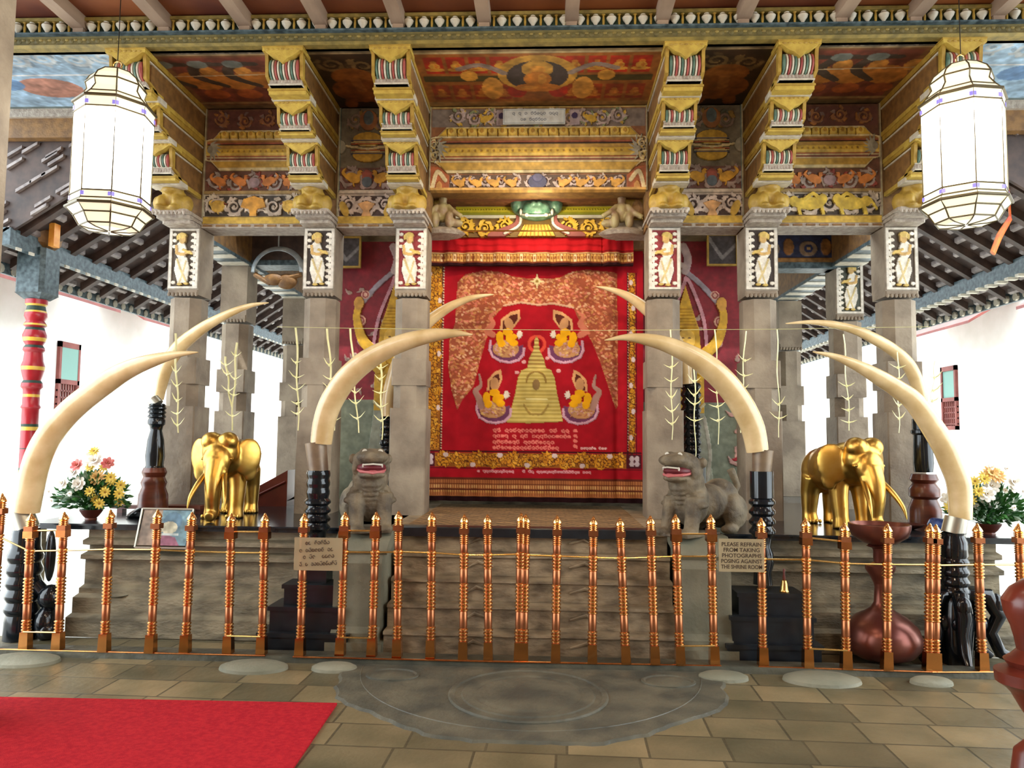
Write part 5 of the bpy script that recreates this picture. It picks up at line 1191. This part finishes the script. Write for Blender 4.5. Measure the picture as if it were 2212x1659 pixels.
# ------------------------------------------------------------------ flower bowls
LEAF = mat('dark green leaves', (34,84,40), (70,128,58), .5, scale=20); LEAF2 = mat('pale grey green leaves', (120,156,130), (176,196,180), .5, scale=20)
FY = mat('yellow petals', (226,196,70), (236,214,110), .6, scale=30); FO = mat('apricot petals', (240,190,110), (246,210,150), .6, scale=30); FW = mat('white petals', (236,232,220), (248,246,240), .6, scale=30); FP = mat('pink red petals', (206,96,96), (226,140,130), .6, scale=30); FC = mat('flower centre', (150,110,40), None, .7)
def blossom(name, r, n, m1, layers=2):
    b = MB()
    for L_ in range(layers):
        for i in range(n):
            a = 2*PI*(i+.5*L_)/n; up = .15+.5*L_; R_ = Matrix.Rotation(a, 3, 'Z') @ Matrix.Rotation(-up, 3, 'Y'); q = r*(1-.25*L_)
            b.ell(R_ @ Vector((q*.55,0,0)), (q*.5,q*.2 if n > 8 else q*.36,q*.05), seg=8, rot=R_, mi=0)
    b.ell((0,0,r*.12), (r*.26,r*.26,r*.14), mi=1, seg=8); return b.mesh(name, [m1, FC], True)
BM = {'y': blossom('blossom', .046, 10, FY), 'o': blossom('blossom', .07, 12, FO), 'w': blossom('blossom', .066, 7, FW, 3), 'p': blossom('blossom', .055, 7, FP, 3), 's': blossom('blossom', .024, 8, FW)}
def bouquet(label, loc, seed, plan, bowl_r=.09, W=(.33,.2,.24)):
    r = random.Random(seed); t = thing('flower_bowl', loc, label, 'flower arrangement', 'flower bowls at the platform ends')
    part(MB().lathe([(.05,0),(.045,.012),(bowl_r*.7,.03),(bowl_r,.07),(bowl_r*1.06,.085),(bowl_r*.96,.08),(.02,.06)], (0,0,0), 28), 'bowl', M['brown'], t, smooth=True)
    lv = MB()
    for i in range(900):
        a = r.uniform(0,2*PI); e_ = r.uniform(-.35,1.4); q = r.uniform(.45,1.0); c = Vector((W[0]*q*math.cos(a)*math.cos(e_), W[1]*q*math.sin(a)*math.cos(e_), .17+W[2]*q*math.sin(e_)))
        d = Vector((math.cos(a)*math.cos(e_), math.sin(a)*math.cos(e_), math.sin(e_)+r.uniform(-.4,.4))).normalized(); s = d.cross(Vector((r.uniform(-1,1),r.uniform(-1,1),r.uniform(.2,1)))).normalized(); L_ = r.uniform(.04,.085); w = L_*.26
        nn = d.cross(s)*w*.25
        mi = 1 if (r.random() < (.42 if c.x < 0 else .15)) else 0
        lv.add([c-d*L_*.5, c+s*w+nn, c+d*L_*.6, c-s*w+nn, c-nn], [(0,1,4),(1,2,4),(2,3,4),(3,0,4)], mi)
        if i % 4 == 0: lv.tube([(0,0,.06), c*.5+Vector((0,0,.05)), c], .0025, 4, 0)
    part(lv, 'foliage', [LEAF, LEAF2], t)
    for (kind, dx, dz, dy) in plan:
        o = bpy.data.objects.new('blossom', BM[kind]); C.objects.link(o); o.parent = t; o.location = (dx, dy, dz)
        v = Vector((dx*1.2, dy-.5, (dz-.15)*1.0)).normalized(); o.rotation_mode = 'QUATERNION'; o.rotation_quaternion = Vector((0,0,1)).rotation_difference(v)
    return t
def plan_from(cx, cy, D, lst):
    out = []; c = at(cx, cy, D)
    for k, px, py in lst: p = at(px, py, D-.12); out.append((k, p.x-c.x, p.z-ZT, -.13+.08*((px*7) % 3-1)/1.0))
    return out
D = 6.55; r = random.Random(8)
L_ = [('o',200,1033),('w',205,995),('p',246,1000),('y',185,1010),('y',230,1040),('y',252,1030),('y',262,1048),('y',240,1062),('y',208,1078),('y',270,1065),('y',218,1058),('y',196,1062),('w',160,1020),('w',172,1045),('w',150,1042),('w',188,985),('y',205,975),('s',130,1035),('s',140,1055),('s',120,1060),('s',165,1065),('s',148,1070),('s',126,1080),('y',248,1085),('y',228,1086),('s',176,1000),('p',180,1004),('y',215,1010)]
e = at(196, 1128, D); bouquet('round bowl of yellow, white and pink flowers at the left end of the platform', (e.x, D, ZT), 3, plan_from(196,1128,D,L_))
D = 6.5
L_ = [('o',2152,1028),('w',2132,1072),('w',2150,1085),('w',2118,1066),('y',2112,1034),('y',2125,1028),('y',2100,1060),('y',2104,1040),('w',2175,1040),('w',2188,1050),('s',2196,1060),('s',2170,1060),('w',2140,1050),('p',2084,1030),('y',2068,1058),('s',2056,1070),('w',2060,1080),('y',2050,1095),('s',2160,1012),('s',2140,1010),('s',2180,1075),('w',2192,1088),('s',2175,1095),('y',2095,1080),('s',2120,1095),('o',2140,1022)]
e = at(2136, 1138, D); bouquet('bowl of mostly white and yellow flowers at the right end of the platform', (e.x, D, ZT), 5, plan_from(2136,1138,D,L_))

# ------------------------------------------------------------------ hanging lanterns
def lantern(cx, label, ytop, ybot, D=4.8):
    c = at(cx, 300, D); k = D/FPX; zc = c.z; t = thing('hanging_lantern', (c.x, D, at(cx, ybot, D).z), label, 'lantern', 'glass lanterns hanging in the hall')
    f = lambda y: at(cx, y, D).z; T = ytop
    prof = [(10,T+22),(34,T+28),(54,T+44),(62,T+58),(58,T+72),(70,T+90),(84,T+104),(81,T+110),(81,T+126),(80,T+300),(82,T+316),(88,T+326),(72,T+342),(60,T+362),(40,T+366),(4,T+368)]
    P = [(r*k, f(y)) for r, y in prof][::-1]
    g = MB(); n = len(P); mi = []
    for i in range(n-1): ya = prof[n-1-i][1]; mi.append(0 if T+120 <= ya <= T+305 and prof[n-2-i][1] >= T+120 else 1)
    g.lathe(P, (c.x, D, 0), 8, bands=mi, ph=PI/8+.15); part(g, 'glass', [M['glassw'], M['glassd']], t, world=True)
    m = MB()
    for a_ in range(8):
        a = PI/8+.15+a_*PI/4; m.tube([(c.x+r*1.01*math.cos(a), D+r*1.01*math.sin(a), z) for r, z in P], [.005 if r < .235 else .0016 for r, z in P], 5)
    for j in (1,3,5,6,8,9,10,11,12,13):
        r, z = P[n-1-j]; pts = [(c.x+r*1.01*math.cos(PI/8+.15+q*PI/4), D+r*1.01*math.sin(PI/8+.15+q*PI/4), z) for q in range(9)]; m.tube(pts, .0055 if j not in (6,11) else .010, 5)
    part(m, 'frame', M['lead'], t, world=True)
    r1 = P[n-1-7][0]
    for q in range(8):
        a0 = PI/8+.15+q*PI/4
        for (yy, h) in ((T+118,8),(T+308,8)):
            for s_ in (.02, .9):
                a = Vector((math.cos(a0),math.sin(a0))); b2 = Vector((math.cos(a0+PI/4),math.sin(a0+PI/4))); u0 = a.lerp(b2, s_-.02)*r1*1.02; u1 = a.lerp(b2, s_+.08)*r1*1.02
                z0, z1 = f(yy+h/2), f(yy-h/2); b = MB(); b.add([(c.x+u0.x,D+u0.y,z0),(c.x+u1.x,D+u1.y,z0),(c.x+u1.x,D+u1.y,z1),(c.x+u0.x,D+u0.y,z1),(c.x+u0.x*1.01,D+u0.y*1.01,z0),(c.x+u1.x*1.01,D+u1.y*1.01,z0),(c.x+u1.x*1.01,D+u1.y*1.01,z1),(c.x+u0.x*1.01,D+u0.y*1.01,z1)], [(0,1,2,3),(4,7,6,5),(0,4,5,1),(1,5,6,2),(2,6,7,3),(3,7,4,0)]); part(b, 'coloured_pane', M['glassb'], t, world=True)
    m = MB(); m.tube([(c.x+.03*math.cos(2*PI*i/16), D, f(T+10)+.03*math.sin(2*PI*i/16)) for i in range(17)], .005, 6)
    m.tube([(c.x, D, f(T+24)), (c.x, D, f(T+19))], .006, 6); part(m, 'ring', M['brassy'], t, world=True)
    m = MB().tube([(c.x, D, f(T+1)), (c.x, D, 5.07)], .003, 5); part(m, 'cord', M['iron'], t, world=True)
lantern(246, 'bright glass lantern hanging at the upper left', 132, 490)
lantern(2081, 'bright glass lantern hanging at the upper right', 118, 475)

# ------------------------------------------------------------------ garland cord with palm leaf streamers
DS = 6.9
pts = [at(x, y, DS) for x, y in ((598,706),(760,709),(905,711),(1100,712),(1300,714),(1500,712),(1700,711),(1850,708),(2010,706))]
o = MB().tube(pts, .0025, 5).obj('garland_cord', M['string']); tag(o, 'thin pale cord stretched across the bays between the pillars', 'cord')
def streamer(px, y0, y1, spikes, w, label, D=DS-.01):
    a = at(px, y0, D); b = at(px+w, y1, D); t = MB(); r = random.Random(px); n = 10
    L = (b-a); path = [a+L*(i/n)+Vector((.008*math.sin(i*1.1+px), .0, 0)) for i in range(n+1)]
    t.tube(path, [.009*(1-.5*i/n)+.002 for i in range(n+1)], 6, flat=.35)
    for y in spikes:
        c = path[0].lerp(path[-1], (y-y0)/(y1-y0)); s = r.uniform(.045,.075)
        for q in (-1, 1):
            tilt = r.uniform(-.02,.04); t.tube([c+Vector((0,-.004,-.02)), c+Vector((q*s*.5,-.01,-.008+tilt*.3)), c+Vector((q*s*1.1,-.008,.02+tilt))], [.009,.007,.0012], 5, flat=.3)
        t.ell(tuple(c+Vector((0,-.006,-.018))), (.012,.006,.016), seg=6)
    o = t.obj('palm_leaf_streamer', M['palm'], smooth=False)
    tag(o, label, 'streamer', 'palm leaf streamers hanging from the cord')
for px, y0, y1, sp, w, l in [
    (378,720,935,(800,830,862,890,915),8,'palm leaf streamer hanging in front of the outermost left pillar'),
    (487,770,880,(785,805,840),12,'short palm leaf streamer before the bare grey pillar, left of its pair'),
    (512,740,930,(765,815,850,895),-12,'long palm leaf streamer before the bare grey pillar, right of its pair'),
    (640,708,930,(780,812,838,868,890),5,'palm leaf streamer at the left edge of the pillar behind the big left tusk'),
    (708,710,930,(785,815,835,905),14,'palm leaf streamer at the right edge of the pillar behind the big left tusk'),
    (758,710,935,(845,868,900),16,'palm leaf streamer in front of the left golden guardian mural'),
    (822,770,950,(792,815,845,875,905),4,'palm leaf streamer just left of the red-ground pillar beside the curtain'),
    (1450,712,950,(790,820,855,885,912),2,'palm leaf streamer on the face of the pillar at the right edge of the curtain'),
    (1500,780,1000,(820,850,870,905),2,'palm leaf streamer in front of the dark ringed stand behind the right lion'),
    (1545,712,960,(790,845,875,905),8,'palm leaf streamer in front of the right golden guardian mural'),
    (1610,715,935,(775,808,835,860),-10,'palm leaf streamer at the left edge of the pillar behind the big right tusk'),
    (1678,712,945,(870,900),6,'palm leaf streamer at the right edge of the pillar behind the big right tusk'),
    (1822,722,930,(830,858,882,908),14,'palm leaf streamer before the pillar behind the right golden elephant'),
    (1940,760,935,(790,815,872,900),2,'palm leaf streamer before the outermost right pillar'),
    (2020,780,880,(812,840,862),-10,'short palm leaf streamer just right of the outermost right pillar')]:
    streamer(px, y0, y1, sp, w, l)

# ------------------------------------------------------------------ small things on the platform
a = at(296, 1184, 6.14); b = at(430, 1102, 6.3)
t = thing('picture_frame', ((a.x+b.x)/2, 6.16, a.z), 'glass picture frame with a bluish print, leaning on the plinth behind the left railing', 'picture frame')
w = b.x-a.x; h = b.z-a.z+.02; cv = Cv(0, 0, w-.03, h-.03, .006, (150,130,112)); cv.rect(w*.38,0,w,h,(110,140,150)); cv.ell(w*.6,h*.3,.08,.08,(90,120,140)); cv.ell(w*.55,h*.45,.07,.05,(206,200,170)); cv.poly([(w*.45,h*.6),(w*.7,h*.7),(w*.85,h),(w*.35,h)], (150,90,110)); cv.rect(w*.4,h*.6,w*.75,h*.66,(200,210,206)); cv.mottle(.3,.05)
ev = Vector((0,-.30,-.954)); 
cv.obj('print', M['paintm'], (a.x+.015, 6.2, a.z+h*.954), (1,0,0), tuple(ev), (0,-.954,.30), thick=.012, parent=t)
m = MB(); top = Vector((a.x, 6.2, a.z+h*.954+.012)); bot = top+ev*(h)
for p, q in ((top, top+Vector((w,0,0))), (bot, bot+Vector((w,0,0))), (top, bot), (top+Vector((w,0,0)), bot+Vector((w,0,0)))): m.tube([p, q], .009, 4)
part(m, 'frame', M['silver'], t, world=True)
p = at(262, 1258, 6.2); o = MB().lathe([(.03,0),(.06,.006),(.075,.014),(.07,.014),(.02,.008)], (p.x, 6.16, .293), 24).obj('small_plate', M['silver'], smooth=True); tag(o, 'small silver plate resting on the plinth ledge at the left', 'plate')
# wooden things behind the left elephant
p = at(350, 1092, 7.0); m = MB(); m.box(at(262,1100,7.3).x, at(452,1100,7.3).x, 7.1, 7.25, ZT+.04, ZT+.075); 
for x in (at(275,1100,7.3).x, at(440,1100,7.3).x): m.box(x, x+.05, 7.12, 7.2, ZT, ZT+.04)
o = m.obj('wooden_bench', M['brown']); tag(o, 'low dark red wooden bench behind the left picture frame and elephant', 'bench')
a = at(540, 1085, 8.2); b = at(634, 1045, 8.2); m = MB()
m.xprism([(8.0,ZT),(8.0,ZT+.06),(8.5,ZT+.12),(8.5,ZT)], a.x, b.x); m.yprism([(a.x,ZT+.06),(a.x,ZT+.12),(b.x,ZT+.38),(b.x,ZT+.06)][::-1], 8.0, 8.4)
m.tube([(a.x+.05,7.99,ZT+.06),(b.x-.02,7.99,ZT+.26)], .012, 6); o = m.obj('sloping_box', M['mahog']); tag(o, 'sloping dark red wooden box on the floor between the left elephant and the pillars', 'box')
p = at(300, 1118, 6.7); m = MB(); m.lathe([(.12,0),(.13,.02),(.1,.05),(.04,.085)], (p.x-.0, 6.75, ZT), 24); o = m.obj('black_cushion_base', M['black'], smooth=True); tag(o, 'low black domed stand base just left of the picture frame', 'base')
p = at(1968, 1112, 6.7); m = MB(); m.lathe([(.04,0),(.1,.02),(.13,.045),(.12,.045),(.03,.02)], (p.x, 6.75, ZT), 24); o = m.obj('brown_dish', M['copper'], smooth=True); tag(o, 'shallow brown dish beside the right golden elephant trunk', 'dish')
p = at(2020, 1130, 6.6); m = MB(); m.lathe([(.04,0),(.075,.03),(.08,.06),(.06,.1),(.045,.11)], (p.x+.02, 6.6, ZT), 20); o = m.obj('blue_bowl', mat('blue glazed bowl', (40,60,120), (60,90,160), .3, scale=20), smooth=True); tag(o, 'small blue bowl between the rear right stand and the far right tusk', 'bowl')
# glimpsed painted arch in the left bay, above the bare pillars
c = at(600, 588, 8.35); m = MB(); R1 = .27
m.tube([(c.x+R1*math.cos(a)*1.05, 8.35, c.z+R1*math.sin(a)) for a in [PI*i/20 for i in range(21)]], .04, 8, flat=.5); m.tube([(c.x,8.35,c.z+R1),(c.x,8.35,4.02)], .01, 6)
o = m.obj('painted_arch', mat('grey painted arch', (110,122,130), (150,160,164), .5, scale=10), smooth=True)
t = o; tag(t, 'grey curved arch hanging in the dark left bay behind the pillars', 'arch')
m = MB(); m.ell((c.x-.05,8.37,c.z-.08),(.12,.05,.07)); m.ell((c.x+.1,8.38,c.z-.1),(.12,.05,.09)); m.tube([(c.x-.27,8.37,c.z-.02),(c.x-.1,8.36,c.z-.12),(c.x+.27,8.37,c.z-.02)], .03, 8); part(m, 'carved_filling', M['och'], t, world=True, smooth=True)
# ------------------------------------------------------------------ red lacquered post of the left aisle
D = 8.0; cx = 72; k = D/FPX; p = at(cx, 900, D)
pc = at(85, 600, D); x = (at(76, 700, D).x+at(60, 1000, D).x)/2
t = thing('lacquered_post', (x, D, 0), 'red and yellow turned wooden post at the left edge under a dark bracket', 'post')
RL = mat('red lacquer', (150,24,36), (170,34,44), .3, scale=6); YL = mat('yellow lacquer band', (220,180,70), None, .35)
z = lambda y: at(70, y, D).z
pr = [(22,648,0),(22,658,1),(18,662,3),(20,672,1),(22,676,0),(23,684,0),(20,690,0),(18,694,0),(22,700,1),(23,704,0),(18,708,3),(20,714,0),(24,724,0),(24,730,1),(22,738,0),(17,746,3),(21,752,0),(22,757,0),(18,762,0),(20,780,0),(24,792,1),(23,800,0),(20,812,0),(17,822,3),(21,828,0),(22,836,0),(17,842,0),(17,852,1),(17,858,0),(17,874,0),(20,880,0),(17,884,0),(17,916,3),(17,922,1),(17,930,0),(17,968,3),(17,970,0),(17,1010,3),(17,1016,1),(17,1022,0),(17,1275,0)]
P = [(r*k, z(y)) for r, y, _ in pr][::-1]; P[0] = (P[0][0], 0.02); bands = [b_ for _, _, b_ in pr][::-1][1:]
part(MB().lathe(P, (x, D, 0), 24, bands=bands), 'turned_shaft', [RL, YL, M['yel'], M['dkgrn']], t, world=True, smooth=True)
m = MB(); zt = z(545); zb = z(648); m.cbox(x-.16, x+.16, D-.16, D+.16, zb+.06, zt+.02, .04); m.prism([(x-.09,D-.09),(x+.09,D-.09),(x+.09,D+.09),(x-.09,D+.09)], zb, zb+.06, 0, [(x-.15,D-.15),(x+.15,D-.15),(x+.15,D+.15),(x-.15,D+.15)]); part(m, 'capital_block', M['teal'], t, world=True)
m = MB(); m.lathe([(.1,zt),(.2,zt+.08),(.22,zt+.2),(.2,zt+.3)], (x, D, 0), 12); 
for q in (-1, 1): m.box(x+q*.26-.03, x+q*.26+.03, D-.2, D-.1, zt+.02, zt+.27, 1)
part(m, 'carved_bracket', [M['och'], mat('orange painted wood', (214,130,40), (226,160,60), .5, scale=12)], t, world=True)
t = at(2170, 510, 7.6); m = MB(); m.tube([(t.x-.12,7.6,t.z-.17),(t.x-.05,7.6,t.z),(t.x+.06,7.6,t.z+.18)], [.05,.055,.04], 8, flat=.4); m.tube([(t.x+.06,7.6,t.z+.16),(t.x+.06,7.62,4.34)], .012, 6); o = m.obj('orange_pennant', mat('orange painted bracket', (226,130,40), (206,70,40), .5, scale=8)); tag(o, 'orange and red painted bracket piece at the right edge under the tiled eaves', 'bracket')

# carved wooden post at the right edge, near pillar at the left edge
D = 3.7; cx = 2252; pr = [(33,1253),(58,1272),(74,1298),(70,1325),(58,1355),(52,1380),(48,1405),(60,1418),(74,1428),(64,1442),(92,1452),(90,1476),(72,1488),(62,1500),(46,1532),(38,1545),(36,1600),(60,1625),(74,1660)]
zz = ring_prof(pr, D, cx); zz[0] = (zz[0][0], .001); p = at(cx, 1400, D)
t = thing('carved_wooden_post', (p.x, D, 0), 'dark reddish carved wooden post cut off by the right edge', 'post'); part(MB().lathe(zz, (p.x, D, 0), 28, sy=.8), 'turned_body', M['mahog'], t, world=True, smooth=True)
D = 4.0; xr = at(5, 830, D+.34).x; m = MB(); m.cbox(xr-.34, xr, D, D+.34, 0, 1.9, .02); m.cbox(xr-.33, xr-.0, D+.01, D+.33, 1.9, 5.06, .06); o = m.obj('stone_pillar', M['stone']); tag(o, 'sliver of a near stone pillar along the left edge of the picture', 'pillar')
# ------------------------------------------------------------------ aisle roofs
def aisle(sd, xi, xo, n):
    """sloping tiled roof seen from below; sd = -1 left, +1 right"""
    zi, zo = 4.78, 3.66; t = thing('aisle_roof', (xi, 20, zo), 'sloping timber roof with painted light-fleck battens over the %s aisle, seen from below' % n, 'roof')
    m = MB(); xs = (xo+sd*.45); zs = zo-(zi-zo)/abs(xo-xi)*.45
    def slab(m, off0, off1, xa, xb, y0, y1, mi=0):
        f = lambda x: zi+(zo-zi)*(x-xi)/(xo-xi)
        m.add([(xa,y0,f(xa)+off0),(xb,y0,f(xb)+off0),(xb,y1,f(xb)+off0),(xa,y1,f(xa)+off0),(xa,y0,f(xa)+off1),(xb,y0,f(xb)+off1),(xb,y1,f(xb)+off1),(xa,y1,f(xa)+off1)],
            [(0,3,2,1),(4,5,6,7),(0,1,5,4),(1,2,6,5),(2,3,7,6),(3,0,4,7)] if sd > 0 else [(0,1,2,3),(4,7,6,5),(0,4,5,1),(1,5,6,2),(2,6,7,3),(3,7,4,0)], mi)
    slab(m, .10, .16, xi-sd*.3, xs, 7.46, 34); part(m, 'roof_boards', M['dkwood'], t, world=True)
    for i in range(42):
        y = 7.55+i*.42; q = MB(); slab(q, 0, .10, xi-sd*.2, xs-sd*.05, y, y+.09)
        if y < 24: part(q, 'rafter', M['dkwood'], t, world=True)
    q = MB(); r = random.Random(3)
    for j in range(16):
        x = xi+(xs-xi)*(j+.5)/16
        for i in range(44):
            if r.random() < .8: slab(q, .045, .095, x, x+sd*.035, 7.66+i*.42, 7.66+i*.42+r.uniform(.12,.28))  # broken pale lengths stand in for daylight flecks through roof gaps
    tag(part(q, 'batten', M['battnfleck'], t, world=True), kind='stuff')
    e = thing('eaves_beam', (xo, 20, zo-.1), 'teal eaves beam edged with round tile ends along the %s courtyard' % n, 'beam'); m = MB()
    m.box(min(xo,xo+sd*.1), max(xo,xo+sd*.1), 7.4, 32, zo-.14, zo+.04, 0); m.box(min(xs,xs+sd*.04), max(xs,xs+sd*.04), 7.4, 34, zs-.02, zs+.12, 0)
    part(m, 'beam', M['teal'], e, world=True)
    q = MB()
    for i in range(130):
        y = 7.5+i*.2; q.lathe([(.0,0),(.05,.0),(.05,.03),(.0,.03)], (xs+sd*.02 if sd < 0 else xs-.03, y, zs+.03), 8, axis='x'); q.box(xo-.01, xo+.11 if sd > 0 else xo+.01, y, y+.07, zo-.17, zo-.14)
    tag(part(q, 'tile_ends', M['white'], e, world=True), kind='stuff')
aisle(-1, PX[0]-.16, -5.45, 'left'); aisle(1, PX[5]+.16, 5.3, 'right')
# upper band closing the roof beyond the soffit
for sd, x0, x1, n in ((-1, -5.7, PX[0]-.16, 'left'), (1, PX[5]+.16, 5.7, 'right')):
    t = thing('end_frieze', ((x0+x1)/2, DP, 4.5), 'short brown painted band under the pale soffit at the far %s' % n, 'frieze')
    m = MB(); m.box(x0, x1, DP+.02, DP+.12, 4.6, ZS, 0); m.box(x0, x1, DP-.02, DP+.02, 4.80, ZS, 1); part(m, 'band', [M['och'], M['grey']], t, world=True)
    m = MB(); xo = -5.9 if sd < 0 else 5.9; xi = x1 if sd < 0 else x0; zr = 4.78-.61*(abs(xo-xi)-.0)*1.0
    zr = 4.78-1.12*abs(xo-xi)/(1.75 if sd < 0 else 1.75); pts = [(xi,4.76),(xo,4.76),(xo,zr)]; pts = pts if sd > 0 else pts[::-1]; m.yprism(pts, DP+.14, DP+.18, 0)
    r = random.Random(2)
    for i in range(26):
        u = r.random()**.7; xx = xi+(xo-xi)*u; zt_ = 4.7; zb_ = 4.78-(4.78-zr)*u; zc_ = zt_+(zb_-zt_)*r.random(); l_ = .16; m.add([(xx,DP+.1,zc_),(xx+sd*l_,DP+.1,zc_-.1),(xx+sd*l_,DP+.1,zc_-.065),(xx,DP+.1,zc_+.03),(xx,DP+.14,zc_),(xx+sd*l_,DP+.14,zc_-.1),(xx+sd*l_,DP+.14,zc_-.065),(xx,DP+.14,zc_+.03)], [(0,1,2,3),(4,7,6,5),(0,4,5,1),(1,5,6,2),(2,6,7,3),(3,7,4,0)], 1)  # loose pale slips, the same painted light flecks on the gable
    part(m, 'gable_boards', [M['dkwood'], M['battnfleck']], t, world=True)
# ------------------------------------------------------------------ courtyard houses
def house(sd, x, y0, y1, n, wins, canopies, h=6.5):
    t = thing('courtyard_house', (x, (y0+y1)/2, 0), 'white limewashed courtyard building with maroon eaves seen through the %s aisle' % n, 'building')
    m = MB(); a, b = sorted((x, x+sd*3)); m.box(a, b, y0, y1, -.1, h); part(m, 'wall', M['wall'], t, world=True)
    for (ya, yb) in canopies:
        m = MB(); s0 = x-sd*1.0; z0 = 3.85
        z0 = 3.78; m.add([(s0,ya,z0),(x,ya,z0+.6),(x,yb,z0+.6),(s0,yb,z0),(s0,ya,z0+.05),(x,ya,z0+.66),(x,yb,z0+.66),(s0,yb,z0+.05)], [(0,3,2,1),(4,5,6,7),(0,1,5,4),(1,2,6,5),(2,3,7,6),(3,0,4,7)])
        part(m, 'canopy', M['maroon'], t, world=True)
    for y, z0 in wins:
        m = MB(); a, b = sorted((x-sd*.06, x)); Z0, Z1 = z0, z0+1.35; m.box(a, b, y, y+.06, Z0, Z1); m.box(a, b, y+.54, y+.6, Z0, Z1); m.box(a, b, y, y+.6, Z1-.1, Z1); m.box(a, b, y, y+.6, Z0, Z0+.08); m.box(a, b, y, y+.6, Z0+.6, Z0+.68)
        for j in range(1, 8): m.box(a+.02, b-.01, y+.075*j-.01, y+.075*j+.01, Z0, Z0+.6)
        for j in range(1, 5): m.box(a+.02, b-.01, y, y+.6, Z0+.12*j-.015, Z0+.12*j+.015)
        f_ = part(m, 'window_frame', M['maroon'], t, world=True)
        m = MB(); m.box(a+.025, b-.005, y+.05, y+.55, Z0+.66, Z1-.08); o = part(m, 'window_pane', M['green_pane'], t, world=True); o.parent = f_; o.matrix_parent_inverse = Matrix.Identity(4)
    m = MB(); a, b = sorted((x-sd*.7, x-sd*.6)); yy = y0
    while yy < y1: m.box(a, b, yy, yy+.1, -.06, .8); yy += .5
    m.box(a, b, y0, y1, .8, .88); part(m, 'balustrade', M['wall'], t, world=True)
house(-1, -8.6, 8, 32, 'left', [(13.0, 1.9)], [(9, 13.2), (14, 16.3)]); house(1, 8.6, 8, 32, 'right', [(16.3, 1.9)], [(9, 12.6), (14, 17)])
t = thing('far_building', (0, 34, 0), 'overexposed white building at the far end between the rear pillars', 'building')
m = MB(); m.box(-14, 14, 34, 36, -.1, 6.5); part(m, 'wall', M['wall'], t, world=True)
m = MB(); m.xprism([(33,4.3),(33,4.4),(34,4.7),(34,4.6)], -14, 14); part(m, 'roof', M['maroon'], t, world=True)
# ------------------------------------------------------------------ light
W = bpy.data.worlds.new('sky'); S.world = W; W.use_nodes = True; N = W.node_tree.nodes; K = W.node_tree.links
bg = N['Background']; bg.inputs['Color'].default_value = (.86,.95,1.0,1); bg.inputs['Strength'].default_value = 5.0
s = bpy.data.lights.new('sun', 'SUN'); s.energy = 5; s.angle = .01; s.color = (1,.97,.92); so = bpy.data.objects.new('sun', s); C.objects.link(so); so.rotation_euler = (math.radians(18), math.radians(6), 0)
def lamp(name, loc, e, col, size=.25, target=None, typ='POINT', spot=1.2):
    l = bpy.data.lights.new(name, typ); l.energy = e; l.color = col
    if typ == 'AREA': l.size = size
    else: l.shadow_soft_size = size
    if typ == 'SPOT': l.spot_size = spot; l.spot_blend = .6
    o = bpy.data.objects.new(name, l); C.objects.link(o); o.location = loc
    if target: o.rotation_euler = (Vector(target)-Vector(loc)).to_track_quat('-Z', 'Y').to_euler()
    return o
WARM = (1, .80, .56)
lamp('hall_lamp', (-1.2, 1.4, 4.3), 95, WARM, .2); lamp('hall_lamp', (1.1, 1.4, 4.3), 95, WARM, .2)
lamp('hall_lamp', (0, 3.6, 4.6), 40, (1,.84,.62), .15)
lamp('shrine_spot', (-.1, 5.2, 4.6), 150, (1,.82,.6), .1, (AX, 8.0, 2.2), 'SPOT', 1.5)
lamp('lintel_lamp', (AX, 7.45, 3.75), 8, (1,.9,.6), .05)
S.view_settings.view_transform = 'Standard'; S.view_settings.look = 'None'; S.view_settings.gamma = 1; S.view_settings.exposure = 0.38
S.cycles.use_denoising = True; S.cycles.max_bounces = 8; S.cycles.diffuse_bounces = 4
S.cycles.sample_clamp_indirect = 6
